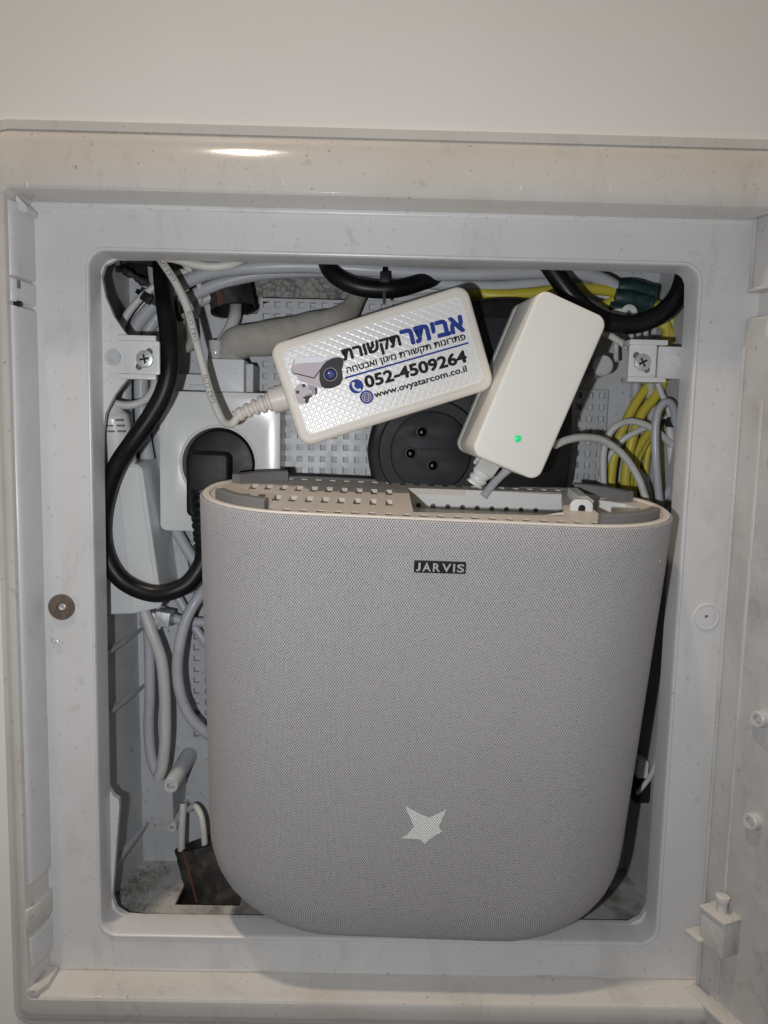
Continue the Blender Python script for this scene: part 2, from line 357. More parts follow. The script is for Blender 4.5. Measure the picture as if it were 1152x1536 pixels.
for (fx, fy, lx_, ly_) in ((865, 245, 8, -7), (1033, 242, 7, -8), (858, 243, 3, -3), (916, 285, 5, -14), (782, 282, 4, -12), (968, 252, 3, -5), (470, 218, 1, -13), (425, 275, 3, -8), (132, 248, 2, -7), (41, 277, 2, -14), (835, 246, 3, -4), (620, 240, 4, 2), (560, 232, 3, -3), (700, 262, 3, 1)):
    def onbev(x_, y_):
        d_ = -14
        for _ in range(6):
            u_ = P(x_, y_, d_).z-ZT; d_ = -19.1 if u_ < 9 else (-18.9+(u_-9)*.28 if u_ < 11.5 else -18.2+(u_-11.5)*.503)
        return P(x_, y_, d_-.08)
    a_, b_ = onbev(fx-lx_/2, fy+ly_/2), onbev(fx+lx_/2, fy-ly_/2); n_ = Vector((0, -.89, .45)); s_ = (b_-a_).cross(n_).normalized()*.35
    mk('paint_fleck', [a_, (a_+b_)/2+s_, b_, (a_+b_)/2-s_, (a_+b_)/2+n_*.15], [(0, 1, 4), (1, 2, 4), (2, 3, 4), (3, 0, 4)], M['wall'], cab)
# flange plate round the opening
slots = []
plate('flange', W0, rr(XL-.2, ZB-.2, XR+.2, ZT+.2, 2), [rr(OX0, OZ0, OX1, OZ1, 9, 8)], -2, 0, M['white'], cab)
# bead along the top of the flange and rounded rim of the opening
L = []
def rimloop(ins, z): return (rr(OX0, OZ0, OX1, OZ1, 9, 8, ins), z)
loft('opening_rim', W0, [rimloop(-1.3, .05), rimloop(-1.1, .45), rimloop(-.5, .75), rimloop(0.05, .6), rimloop(.5, 0), rimloop(.7, -1.2), rimloop(1.2, -14)], M['white'], cab, cap=(False, False))
tube('flange_bead', [Vector((XL+1.5, 0.3, ZT-.9)), Vector((XR-1, 0.3, ZT-.9))], 1.7, M['white'], cab, step=2, flat=.6)
tube('flange_bead', [Vector((XL+1, 0.4, ZB+.5)), Vector((XR-1, .4, ZB+.5))], 1.2, M['dusty'], cab, step=2, flat=.6)
# thin dust line sheet on the ledge: the ledge top is the frame's own surface, seen from above
# lip plate with its notched inner outline, 14 mm in
LZ = -14
f14 = WALLF(14)
ip = [(176, 389), (900, 389), (1010, 401), (1024, 408), (1030, 425), (1029, 500), (1028, 540), (1027, 582), (1026, 640), (1012, 900), (988, 1250), (974, 1355), (962, 1377), (945, 1386), (600, 1381), (215, 1376), (190, 1374), (174, 1364), (168, 1345),
      (172, 1300), (179, 1210), (178, 1199), (170, 1194), (163, 1182), (160, 1140), (156, 900), (154, 650), (158, 620), (172, 592), (186, 574), (193, 566), (193, 505), (186, 497), (171, 475), (158, 445), (152, 415), (157, 398)]
ipl = []
for i, p in enumerate(ip): ipl.append(f14.px(*p))
plate('opening_lip', f14, rr(OX0-9, OZ0-6, OX1+9, OZ1+18, 9, 8), [ipl], -3, 0, M['white'], cab)
# cavity walls (drafted inwards)
def quad(name, pts, m, parent, thick=None, n=1):
    return mk(name, pts, [(0, 1, 2, 3)], m, parent)
a0, b0 = 17, 80
fx0, fx1, fz0, fz1 = -156, 172, -279, 112       # at the lip
bx0, bx1, bz0, bz1 = -147.5, 165.5, -279.5, 108    # at the back
def cav(name, a, b_, c, d_): return mk(name, [a, b_, c, d_], [(0, 1, 2, 3)], M['inner'], cab)
cav('cavity_side', (fx0, a0, fz0), (fx0, a0, fz1), (bx0-3.5, b0, bz1), (bx0+1, b0, bz0))
cav('cavity_side', (fx1, a0, fz1), (fx1, a0, fz0), (bx1, b0, bz0), (bx1, b0, bz1))
cav('cavity_top', (fx0, a0, fz1), (fx1, a0, fz1), (bx1, b0, bz1), (bx0-3.5, b0, bz1))
fl = [(fx0, fz0), (fx1, fz0), (bx1, bz0), (bx0+1, bz0)]
# floor with the conduit knock-out
fh = [P(262, 1357, 52), P(385, 1360, 52), P(385, 1300, 74), P(285, 1298, 74)]
FF = Fr((0, 0, -278), (1, 0, 0), (0, 1, 0))
M['floor'] = plastic('dusty_floor_plastic', (.46, .455, .44), .55, .8, (.22, .20, .18), 60, .9, smudge=1.0)
plate('cavity_floor', FF, [(fx0, a0), (fx1, a0), (bx1, b0), (bx0, b0)], [[FF.px(262, 1357), (FF.px(264, 1357)[0], 62), (-76, 62), (-76, FF.px(262, 1357)[1])]], -2, 0, M['floor'], cab)
# back panel with the broken out opening to the concrete
f80 = WALLF(80)
ho = [(262, 380), (262, 402), (285, 425), (283, 447), (300, 455), (322, 452), (352, 470), (384, 470), (396, 456), (440, 450), (470, 455), (500, 448), (520, 455), (545, 447), (556, 430), (548, 410), (560, 380)]
hop = [f80.px(x+random.uniform(-3, 3), y+random.uniform(-3, 3)) for x, y in ho]
hop2 = [(min(max(x, -150), 160), min(y, 106)) for x, y in hop]
ho3 = [f80.px(x, y) for x, y in ((700, 378), (706, 402), (730, 399), (760, 404), (790, 401), (830, 408), (846, 402), (850, 378))]
plate('back_panel', f80, [(-152, -279), (166, -279), (166, 110), (-152, 110)], [hop2, [(x, min(y, 106)) for x, y in ho3]], -2.5, 0, M['inner'], cab)
# perforated mounting plate
def perf(name, fr, x0, y0, x1, y1, pitch, h, m, parent, keep=lambda x, y: True, dep=3.0, phase=(0, 0)):
    vs = {}; V = []; Fc = []
    def vid(x, y, z):
        k = (round(x, 3), round(y, 3), z)
        if k not in vs: vs[k] = len(V); V.append(fr.w(x, y, z))
        return vs[k]
    nx_ = int((x1-x0)/pitch); ny_ = int((y1-y0)/pitch)
    for i in range(nx_):
        for j in range(ny_):
            cx = x0+pitch*(i+.5); cy = y1-pitch*(j+.5)
            if not keep(cx, cy): continue
            a, b_ = pitch/2, h/2
            xs = (cx-a, cx-b_, cx+b_, cx+a); ys = (cy-a, cy-b_, cy+b_, cy+a)
            for p in range(3):
                for q in range(3):
                    if p == 1 and q == 1: continue
                    Fc.append((vid(xs[p], ys[q], 0), vid(xs[p+1], ys[q], 0), vid(xs[p+1], ys[q+1], 0), vid(xs[p], ys[q+1], 0)))
            c = [(xs[1], ys[1]), (xs[2], ys[1]), (xs[2], ys[2]), (xs[1], ys[2])]
            for k in range(4):
                (xa, ya), (xb, yb) = c[k], c[(k+1) % 4]; Fc.append((vid(xa, ya, 0), vid(xb, yb, 0), vid(xb, yb, -dep), vid(xa, ya, -dep)))
    o = mk(name, V, Fc, m, parent)
    bm = bmesh.new(); bm.from_mesh(o.data)
    be = [e for e in bm.edges if e.is_boundary and all(abs((v.co*1000+ORG[o]-fr.O).dot(fr.Z)) < .01 for v in e.verts)]
    r = bmesh.ops.extrude_edge_only(bm, edges=be); 
    for v in r['geom']:
        if isinstance(v, bmesh.types.BMVert): v.co += Vector(fr.Z)*(-dep*.001)
    bm.to_mesh(o.data); bm.free(); return o
f76 = WALLF(76.4)
px0, pz0 = f76.px(390, 447); 
pit = 7.0
ch = f76.px(885, 576)[1]; cl = f76.px(300, 620)
pxa = px0-pit*6; pxe = px0+pit*30
def keep(x, y):
    if x < px0 and y > cl[1]: return False
    if x > px0+pit*24 and y > ch: return False
    return True
perf('perforated_plate', f76, pxa, -200, px0+pit*30, pz0, pit, 3.5, M['perf'], cab, keep)
# ribs on the left cavity wall
def rib(p0, p1, w_=5):
    a = P(*p0); b_ = P(*p1); t = Vector((0, 0, 1.1)); s = Vector((w_, 0, 0)); a = a-Vector((7, 0, 0))
    vs = [a-t, a+t, b_+t, b_-t, a-t+s, a+t+s, b_+t+Vector((.4, 0, 0)), b_-t+Vector((.4, 0, 0))]
    mk('rib', vs, [(0, 1, 2, 3), (7, 6, 5, 4), (0, 4, 5, 1), (1, 5, 6, 2), (2, 6, 7, 3), (3, 7, 4, 0)], M['inner'], cab)
rib((163, 984, 24), (214, 942, 78)); rib((163, 1076, 24), (216, 1028, 78)); rib((174, 1306, 28), (222, 1234, 78))
# moulded posts with a web between them
def post(pa, pb, w_, name='mounting_post'):
    a, b_ = P(*pa), P(*pb); ax = (b_-a); Z = -ax.normalized(); fr = Fr(b_, (1, 0, 0), Z.cross(Vector((1, 0, 0)))); r = pxmm(w_, pb[2])/2; L_ = ax.length
    o = loft(name, fr, [(circ(0, 0, r*1.08), -L_), (circ(0, 0, r*1.02), -1), (circ(0, 0, r*.92), 0), (circ(0, 0, r*.5), 0), (circ(0, 0, r*.42), -3)], M['inner'], cab)
for p_, q_, w_ in (((277, 1108, 79), (256, 1179, 38), 24), ((276, 1208, 79), (258, 1241, 50), 15)):
    a = P(*q_); r = pxmm(w_, q_[2])/2
    fr = Fr(a, (1, 0, 0), (0, 0, 1))
    loft('mounting_post', fr, [(circ(0, 0, r*1.15), -(79-q_[2])), (circ(0, 0, r*1.02), -1), (circ(0, 0, r*.9), 0), (circ(0, 0, r*.5), 0), (circ(0, 0, r*.42), -3)], M['inner'], cab)
a, b_ = P(256, 1179, 44), P(258, 1241, 54)
mk('web', [a+Vector((-1, 0, 0)), b_+Vector((-1, 0, 0)), (b_.x-1, 79, b_.z), (a.x-1, 79, a.z), a+Vector((1, 0, 0)), b_+Vector((1, 0, 0)), (b_.x+1, 79, b_.z), (a.x+1, 79, a.z)],
   [(0, 1, 2, 3), (7, 6, 5, 4), (0, 4, 5, 1), (1, 5, 6, 2)], M['inner'], cab)
# post on the right beside the bracket (dark cylinder behind the small adapter)
fr = Fr(P(905, 548, 48), (1, 0, 0), (0, 0, 1)); 
loft('mounting_post', fr, [(circ(0, 0, 6.5), -31), (circ(0, 0, 6), -1), (circ(0, 0, 5.2), 0)], M['inner'], cab)
# hinge channel on the left: long moulded knuckles
def knuckle(y0, y1, name='hinge_knuckle', rx=6.0, cut=0):
    z0, z1 = P(40, y1, -10).z, P(40, y0, -10).z; n = 12; vs = []; fs = []
    prof = []
    for k in range(n+1):
        t = math.pi*(.5+.5*k/n)   # quarter cylinder bulging towards the opening
        prof.append((XL-3.6+rx*1.05*(1-k/n*1.0)**.9, -1-17.0*math.sin(math.pi/2*k/n)**1.2))
    prof = [(XL+1.4-4.6*(k/n)**1.6, -.2-16.4*math.sin(math.pi/2*k/n)) for k in range(n+1)]
    for z in (z0, z0+.6, z1-.6, z1):
        s = .6 if z in (z0, z1) else 0
        for x, d in prof: vs.append((x-s, d, z))
    for j in range(3):
        for k in range(n): a = j*(n+1)+k; fs.append((a, a+1, a+n+2, a+n+1))
    base = len(vs); vs += [(XL-4, .4, z0), (XL-4, .4, z1)]
    for k in range(n): fs.append((base, k+1, k)); fs.append((base+1, 3*(n+1)+k, 3*(n+1)+k+1))
    return sm(mk(name, vs, fs, M['white'], cab), 30)
knuckle(305, 417); knuckle(461, 1316); knuckle(1394, 1440)
knuckle(421, 455, rx=5)
slab('hinge_notch', WALLF(-14), XL-4.6, P(20, 425, -18).z-1.5, XL-.2, P(20, 425, -18).z+2.4, -2, .4, .5, M['rubber'], cab, e=.3)
slab('hinge_notch', WALLF(-14), XL-3.5, P(20, 452, -18).z-1.5, XL+.4, P(20, 452, -18).z+1.0, -2, .4, .5, M['black'], cab, e=.3)
fr = Fr(P(24, 296, -12), (1, 0, -.3), (.3, 0, 1))
loft('hinge_clip', fr, [([(0, -5), (6.5, -5.4), (6.3, -2.6), (0, 1)], -10), ([(0, -5), (6.5, -5.4), (6.3, -2.6), (0, 1)], 0)], M['white'], cab)
# lower left lug with an eye
fl_ = Fr(P(38, 1385, -17), (.93, .1, .36), (0, .82, .57))
lug = [(36, 1352), (50, 1332), (72, 1322), (73, 1352), (58, 1362), (52, 1383), (38, 1383)]
z_ = P(50, 1357, -14).z
fru = Fr((XL-6.2, -17.4, z_), (1, 0, 0), (0, 1, 0.03))
hole_ = circ(3.4, 4.2, 2.0, 16)
plate('hinge_lug', fru, [(-.5, 0.5), (.5, -1), (4, -1.4), (6, 3), (8, 11), (8, 17), (2, 17), (-.5, 13)], [hole_], -13, 0, M['dusty'], cab, bevel=.4)
z2 = P(50, 1490, -19).z
fru = Fr((XL-5.4, -19.0, z2+1.2), (1, 0, 0), (0, 1, 0.0))
plate('hinge_socket', fru, [(-1.5, 1), (0, 0), (7, 0), (10, 5), (10, 17.5), (-1.5, 17.5)], [rr(1.0, 5.5, 4.6, 15, 1.7, 5)], -4, .6, M['dusty'], cab, bevel=.3)
mk('socket_bottom', [fru.w(0, 4, -2.5), fru.w(6, 4, -2.5), fru.w(6, 16, -2.5), fru.w(0, 16, -2.5)], [(0, 1, 2, 3)], M['rubber'], cab)
# washer, damaged spot and the round cap on the flange
wf = Fr(P(91.5, 911, -1.2), (1, 0, 0), (0, 0, 1))
loft('washer', wf, [(circ(0, 0, 6.7, 32), -1.1), (circ(0, 0, 6.7, 32), -.25), (circ(0, 0, 6.4, 32), 0), (circ(0, 0, 2.6, 32), 0), (circ(0, 0, 2.1, 32), -.9)], M['rust'], cab)
loft('washer_screw', wf, [(circ(.3, 0, 2.0, 20), -1.1), (circ(.3, 0, 1.9, 20), -.5), (circ(.3, 0, 1.4, 20), -.2), (circ(.3, 0, .7, 20), -.7)], M['zinc'], cab)
cf = Fr(P(1060, 925, -.3), (1, 0, 0), (0, 0, 1))
loft('round_cap', cf, [(circ(0, 0, 6.9, 36), -.4), (circ(0, 0, 6.75, 36), .15), (circ(0, 0, 6.3, 36), .3), (circ(0, 0, 6.0, 36), .05), (circ(0, 0, 1.1, 36), .05), (circ(0, 0, 1.0, 36), -.8)], M['white'], cab)
loft('cap_dot', cf, [(circ(0, 0, 1.05, 16), -.5), (circ(0, 0, 1.0, 16), -.3)], M['rubber'], cab)
g = P(85, 965, -.4); vs = []; fs = []
for k in range(9):
    c = g+Vector((random.uniform(-2, 2), -.1, random.uniform(-2.2, 2.2))); n0 = len(vs)
    for j in range(4): vs.append(c+Vector((random.uniform(-1.5, 1.5), random.uniform(-.9, .3), random.uniform(-1.5, 1.5))))
    fs += [(n0, n0+1, n0+2), (n0, n0+2, n0+3), (n0, n0+3, n0+1), (n0+1, n0+3, n0+2)]
mk('plaster_scar', vs, fs, M['zinc'], cab)
# screw brackets
def screw(parent, c, r, m, a0=.3):
    fr = Fr(c, (1, 0, 0), (0, 0, 1)); L_ = [(circ(0, 0, r, 28), -1.2), (circ(0, 0, r, 28), -.3), (circ(0, 0, r*.9, 28), .35), (circ(0, 0, r*.55, 28), .7)]
    cr = []
    for k in range(28):
        t = 2*math.pi*k/28; s = abs(math.cos(2*(t-a0)))**3; rad = r*(.16+.52*s); cr.append((rad*math.cos(t), rad*math.sin(t)))
    L_ += [(cr, .65), ([(x*.6, y*.6) for x, y in cr], -1.0)]
    o = loft('screw', fr, L_, m, parent)
    mk('slot_shade', [fr.w(x*.82, y*.82, .1) for x, y in cr], [tuple(range(28))], M['black'], o)  # flat black fill, shade of the cross recess put in as colour
    return o
def bracket(x0, x1, y0, y1, sx, d, flip, label):
    fr = WALLF(d); a = fr.px(x0, y1); b_ = fr.px(x1, y0); s = fr.px(sx, (y0+y1)/2+2)
    br = thing('screw_bracket', ((a[0]+b_[0])/2, d, a[1]), None, None) if False else None
    holes = [rr(s[0]-1.8, s[1]-6.3, s[0]+1.8, s[1]+6.3, 1.7, 5)]
    t = math.radians(40 if flip else -35); rot_ = [((x-s[0])*math.cos(t)-(y-s[1])*math.sin(t)+s[0], (x-s[0])*math.sin(t)+(y-s[1])*math.cos(t)+s[1]) for x, y in holes[0]]
    o = plate('bracket_face', fr, rr(a[0], a[1], b_[0], b_[1], .8, 3), [rot_], -2, 0, M['box'], cab, bevel=.25)
    mk('bracket_recess', [fr.w(a[0]+1, a[1]+1, -3), fr.w(b_[0]-1, a[1]+1, -3), fr.w(b_[0]-1, b_[1]-1, -3), fr.w(a[0]+1, b_[1]-1, -3)], [(0, 1, 2, 3)], M['rubber'], cab)
    scr = screw(cab, fr.w(s[0]+(.3 if flip else .4), s[1], .4), 4.6, M['zinc'], .5 if flip else .2)
    # flanges top and bottom
    ex = 0
    for (u, v) in ((b_[1], b_[1]+2.6), (a[1]-2.6, a[1])):
        xx0, xx1 = (a[0]-.5, b_[0]-1.0) if flip else (a[0]-5.5, b_[0]-1.5)
        if flip: xx1 = b_[0]+5
        slab('bracket_flange', fr, xx0, u, xx1, v, -10 if flip else -1.9, 1.6, .3, M['box'], cab, e=.25, ne=2, n=2)
    return fr, a, b_
bracket(194, 239, 512, 561, 216, 12, False, '')
bracket(942, 986, 518, 565, 963, 19, True, '')
# clear side tabs with their plastic rivet
for (x0, x1, y0, y1, cx_) in ((158, 193, 505, 566, 168), (987, 1026, 520, 567, 1014)):
    fr = WALLF(12.4 if x0 < 500 else 17.5); a = fr.px(x0, y1); b_ = fr.px(x1, y0); c = fr.px(cx_, (y0+y1)/2)
    plate('bracket_tab', fr, rr(a[0], a[1], b_[0], b_[1], .5, 2), [], -4, -1.5, M['white'], cab)
    fz = Fr(fr.w(c[0], c[1], -1.0), (1, 0, 0), (0, 0, 1))
    st = [((4.1 if k % 4 < 2 else 4.1)*math.cos(2*math.pi*k/32), 4.1*math.sin(2*math.pi*k/32)) for k in range(32)]
    si = [((2.6 if k % 4 < 2 else 1.9)*math.cos(2*math.pi*k/32), (2.6 if k % 4 < 2 else 1.9)*math.sin(2*math.pi*k/32)) for k in range(32)]
    loft('rivet', fz, [(st, -.5), (st, .1), ([(x*.94, y*.94) for x, y in st], .35), (si, .3), (si, -.4)], M['inner'] if x0 < 500 else M['box'], cab)
# embossed mark under the lower lip (only its top edge shows)
for k, (xa, xb, hh) in enumerate(((118, 132, 1.6), (136, 138, .3), (142, 144, .3), (149, 160, 2), (168, 174, 1), (176, 192, 2.2))):
    zz = P(xa, 1540, -12)
    pa, pb = P(xa, 1537, -13), P(xb, 1537, -13)
    yd = -14.2
    pts = [Vector((pa.x, yd, pa.z-1.2)), Vector(((pa.x+pb.x)/2, yd-.5, pa.z+hh*.25)), Vector((pb.x, yd, pa.z-1.2))]
    tube('embossed_mark', pts, .45, M['frame'], cab, seg=6, step=4)
# opened door on the right (a shallow tray seen from inside)
th = math.radians(112); dv = Vector((-math.cos(th), -math.sin(th), 0)); dn = Vector((-math.sin(th), math.cos(th), 0))
A = P(1045, 1480, -3); hx = A.x
DF = Fr((hx, -3, A.z), dv, (0, 0, 1))      # x away from hinge, y up, z = inner face normal
if DF.Z.x > 0: pass
DH = P(1118, 478, -3).z-A.z; DW = 150.0
door = slab('cabinet_door', DF, 0, 0, DW, DH, -6, 0, 2, M['door'], cab, e=.6, ne=2, n=3)
def dslab(name, x0, y0, x1, y1, z0, z1, r=.6, m=None, e=.4): return slab(name, DF, x0, y0, x1, y1, z0, z1, r, m or M['door'], door, e=e, ne=2, n=4)
dslab('door_rim', 0, .2, DW-.5, 2.4, -.3, 9, .8, M['dusty'])
dslab('door_rim', 0, 2.4, 2.0, DH-14, -.3, 1.2)
dslab('door_rim', 12, 2.4, 14.2, DH-40, -.3, .5)
for (u, v) in (DF.px(1143, 1078), DF.px(1132, 1231)):
    fz = Fr(DF.w(u, v, 0), DF.X, DF.Y)
    loft('boss', fz, [(circ(0, 0, 4.4, 24), -.2), (circ(0, 0, 4.1, 24), 3.4), (circ(0, 0, 3.6, 24), 3.8), (circ(0, 0, 2.2, 24), 3.6), (circ(0, 0, 1.9, 24), .6)], M['door'], door)
u, v = DF.px(1145, 520)
fz = Fr(DF.w(u, v-40, 3.5), DF.X, DF.Z)
loft('hinge_rod', Fr(DF.w(26, DH-70, 4), DF.X, DF.Z*-1), [(circ(0, 0, 3, 20), -2), (circ(0, 0, 3, 20), 46), (circ(0, 0, 4.6, 20), 46), (circ(0, 0, 4.6, 20), 48), (circ(0, 0, 3.4, 20), 48.2), (circ(0, 0, 3.4, 20), 56), (circ(0, 0, 5, 20), 56), (circ(0, 0, 5, 20), 58)], M['door'], door)
# hinge catch low on the door
cu_, cv_ = DF.px(1062, 1352)
ck = slab('door_catch', DF, 9, cv_-16, 24, cv_+3, -.3, 11, 1.2, M['door'], door, e=.6, ne=2)
dslab('catch_ledge', 8.4, cv_+2.4, 24.5, cv_+4.4, -.3, 12, .8, M['dusty'])
dslab('catch_ledge', 2.0, cv_-15, 12, cv_-12.8, 4, 14, .8, M['dusty'])
loft('catch_pin', Fr(DF.w(17, cv_+4, 5.5), DF.X, DF.Z*-1), [(circ(0, 0, 2.6, 20), -1), (circ(0, 0, 2.6, 20), 7), (circ(0, 0, 3.6, 20), 7.2), (circ(0, 0, 3.6, 20), 9), (circ(0, 0, 3.0, 20), 9.4)], M['dusty'], door)
# upper hinge leaf, a piece of its own above the door
HL = Fr((P(1125, 440, -4).x, -4, P(1125, 440, -4).z), dv, (0, 0, 1)); hh = P(1130, 322, -4).z-P(1125, 440, -4).z
lf = slab('hinge_leaf', HL, 0, 0, 60, hh, -5, 0, 2, M['door'], cab, e=.5, ne=2, n=3)
slab('leaf_rim', HL, 0, 0, 60, 2, -.2, 3, .5, M['door'], lf, e=.3, ne=2, n=2); slab('leaf_rim', HL, 0, hh-2, 60, hh, -.2, 3, .5, M['door'], lf, e=.3, ne=2, n=2); slab('leaf_rim', HL, 0, 2, 1.6, hh-2, -.2, 1.5, .5, M['door'], lf, e=.3, ne=2, n=2)

# debris and dust on the cavity floor
vs = []; fs = []
for k in range(1500):
    if random.random() < .75: x = random.gauss(-140, 9); y = random.gauss(52, 12)
    else: x = random.uniform(-150, 160); y = random.uniform(22, 78)
    if not (-152 < x < 164 and 19 < y < 78) or (-133 < x < -76 and 36 < y < 64): continue
    s = random.uniform(.2, .8)*(1 if random.random() < .92 else 2.2); n0 = len(vs); z = -277.9
    for j in range(3):
        a_ = random.uniform(0, 6.28); vs.append((x+s*math.cos(a_+j*2.1), y+s*math.sin(a_+j*2.1), z))
    vs.append((x, y, z+s*.9)); fs += [(n0, n0+1, n0+3), (n0+1, n0+2, n0+3), (n0+2, n0, n0+3)]
tag(mk('debris', vs, fs, M['concrete']), 'crumbs of plaster and dust scattered on the floor of the cabinet', 'debris', kind='stuff')

# ------------------------------------------------------------------ router with a woven cover
d0 = -38; q = rot(1.24685180e-01, -7.27289521e-03, 2.09939578e-02)
RO = Vector((-33.5909, d0, -35.2317)); XX, YY, ZZ = q.col[0], q.col[1], q.col[2]
RX, TH, HH = 117.2, 94.0, 227.0; XC = 62.4       # hole (0,0) lies XC left of centre
CEN = RO + XX*XC + YY*(-10+TH/2)
def RW(x, y, z): return CEN + XX*x + YY*y + ZZ*z      # x right, y back (0 centre), z up (0 = panel level)
class RFr(Fr):
    def __init__(s, z=0): s.O = CEN+ZZ*z; s.X = XX; s.Y = YY; s.Z = ZZ
router = thing('router', RW(0, 0, -HH), 'large grey fabric-covered router with a white star, propped in the cabinet opening', 'router')
def stad(a, b_, n=20, k=2.4):
    """x half width a, y half depth b, superelliptic ends; starts at the back, runs round"""
    pts = []; s = max(a-b_*1.15, 1); ex = a-s
    def end(sgn):
        out = []
        for i in range(n+1):
            t = math.pi/2-math.pi*i/n; c, s_ = math.cos(t), math.sin(t)
            out.append((sgn*(s+ex*abs(c)**(2/2.15)), b_*(1 if s_ > 0 else -1)*abs(s_)**(2/2.15)))
        return out
    m_ = 26
    right = end(1); left = end(-1)[::-1]
    pts = right[:]
    for i in range(1, m_): pts.append((s-2*s*i/m_, -b_))
    pts += left
    for i in range(1, m_): pts.append((-s+2*s*i/m_, b_))
    return pts
prof = []
CR = 44.0; PW = .84
for k in range(0, 15):
    prof.append((0, 0, -1.0-(HH-CR-2)*k/14))
for k in range(1, 15):
    t = math.pi/2*k/14; prof.append((CR*(1-math.cos(t)**PW), 7*(1-math.cos(t))**1.5+ (9*max(0, (k-9)/5)**2), -(HH-CR)+1-CR*math.sin(t)**PW))
taper = 3.2
verts = []; faces = []; uvs = []; nn = None
topin = [(1.4, 1.4, -.4), (1.0, 1.0, .1), (.3, .3, -.3)]
for (ix, iy, z) in topin+prof:
    t = -z/HH; a = RX-ix-taper*max(0, t)*1.2; b2 = TH/2-iy
    pts = stad(a, b2); nn = len(pts)
    acc = 0; us = []
    for i, (x, y) in enumerate(pts):
        verts.append(RW(x, y, z)); 
    ref = stad(RX, TH/2); acc = 0; per = []
    for i in range(nn):
        per.append(acc); acc += math.dist(ref[i], ref[(i+1) % nn])
    uvs += [(p, z*1.0) for p in per]
LV = len(topin)+len(prof)
for i in range(LV-1):
    for k in range(nn): a = i*nn+k; b_ = i*nn+(k+1) % nn; faces.append((a, a+nn, b_+nn, b_))
faces.append(tuple(range((LV-1)*nn, LV*nn)))
fab = mk('fabric_cover', verts, faces, M['fabric'], router, uv=uvs); fab.data.shade_smooth()
# front plane frame for badge and star
FY = -TH/2
class FrontFr(Fr):
    def __init__(s): s.O = RW(0, FY, 0); s.X = XX; s.Y = ZZ; s.Z = -YY
RF = FrontFr()
ref = stad(RX, TH/2); acc = 0; cum = []
for i in range(nn): cum.append(acc); acc += math.dist(ref[i], ref[(i+1) % nn])
i0 = min(i for i in range(nn) if abs(ref[i][1]+TH/2) < 1e-6)
def front_u(x): return cum[i0]+(ref[i0][0]-x)
sp_ = [(607, 1208), (632, 1222), (645, 1226), (657, 1220), (670, 1214), (662, 1231), (658, 1240), (661, 1246), (664, 1247), (652, 1253), (644, 1259), (637, 1266), (630, 1259), (620, 1258), (602, 1257), (613, 1250), (621, 1240), (616, 1228)]
pl = [RF.px(*p) for p in sp_]
o = mk('star_mark', [RF.w(x, y, .12) for x, y in pl]+[RF.w(sum(p[0] for p in pl)/len(pl), sum(p[1] for p in pl)/len(pl), .12)], [(i, (i+1) % len(pl), len(pl)) for i in range(len(pl))], M['star'], router,
       uv=[(front_u(x), y) for x, y in pl]+[(front_u(sum(p[0] for p in pl)/len(pl)), sum(p[1] for p in pl)/len(pl))]); o['label'] = 'white five-pointed star woven into the grey cover'
b0_, b1_ = RF.px(620.5, 858), RF.px(698, 842)
BF = Fr(RF.w(*b0_, 0), (RF.w(*RF.px(698, 860.5), 0)-RF.w(*b0_, 0)), RF.Y); BL_ = (RF.w(*RF.px(698, 860.5), 0)-RF.w(*b0_, 0)).length; BHt = 5.6
bd = slab('badge', BF, 0, 0, BL_, BHt, -.5, .9, .5, M['badge'], router, e=.2, ne=2, n=3)
# bevelled chrome letters (triangular section)
def letter_mesh(s, fr, pL, wid, h, m, parent, z):
    vs, fs = text_geo(s, .02); x0 = min(v[0] for v in vs); x1 = max(v[0] for v in vs); y0 = min(v[1] for v in vs); y1 = max(v[1] for v in vs)
    base = [((x-x0)/(x1-x0)*wid+pL[0], (y-y0)/(y1-y0)*h+pL[1]) for x, y in vs]
    bm = bmesh.new(); bv = [bm.verts.new(fr.w(x, y, z)*.001) for x, y in base]
    for f_ in fs:
        try: bm.faces.new([bv[i] for i in f_])
        except ValueError: pass
    r = bmesh.ops.extrude_face_region(bm, geom=bm.faces[:])
    for g_ in r['geom']:
        if isinstance(g_, bmesh.types.BMVert): g_.co += fr.Z*.00045
    bmesh.ops.recalc_face_normals(bm, faces=bm.faces)
    VV = [v.co*1000 for v in bm.verts]; bm.verts.index_update(); FFc = [tuple(v.index for v in f_.verts) for f_ in bm.faces]; bm.free()
    return mk('letter', VV, FFc, m, parent)
lx = .9; ws = (2.0, 3.8, 3.2, 4.0, .9, 3.3); tot = sum(ws); gp = (BL_-1.6-tot)/5
for chh, wd in zip('JARVIS', ws):
    letter_mesh(chh, BF, (lx, .9), wd, BHt-1.8, M['letter'], bd, .9); lx += wd+gp
# top: cream collar, recessed panel with holes, rubber pads, tray
tf = RFr(0)
def rloop(ins, dy=None): return stad(RX-ins, TH/2-(dy if dy is not None else ins))
colr = loft('collar', tf, [(rloop(1.4), -1), (rloop(1.4), .5), (rloop(1.9), .9), (rloop(4.2), .9), (rloop(4.8), .4), (rloop(5.2), -2)], M['ivory'], router, cap=(False, False))
colr.data.materials.append(M['rubber'])
for p_ in colr.data.polygons:
    c_ = Vector((0, 0, 0))
    for i_ in p_.vertices: c_ += colr.data.vertices[i_].co*1000
    c_ = c_/len(p_.vertices)+ORG[colr]
    if (c_-CEN).dot(YY) > 24: p_.material_index = 1
pitch = 7.824; hx0 = -XC; yF, yB = -TH/2+10, -TH/2+10+74.08
holes = []
tx0, ty_f = None, None
TFp = lambda px_, py_: (lambda r: (r[0], r[1]))(tf.px(px_, py_))
t_fl = tf.px(620, 768)[0]; t_fr = tf.px(846, 772)[0]
tyb, tyf = 27.0, -28.5
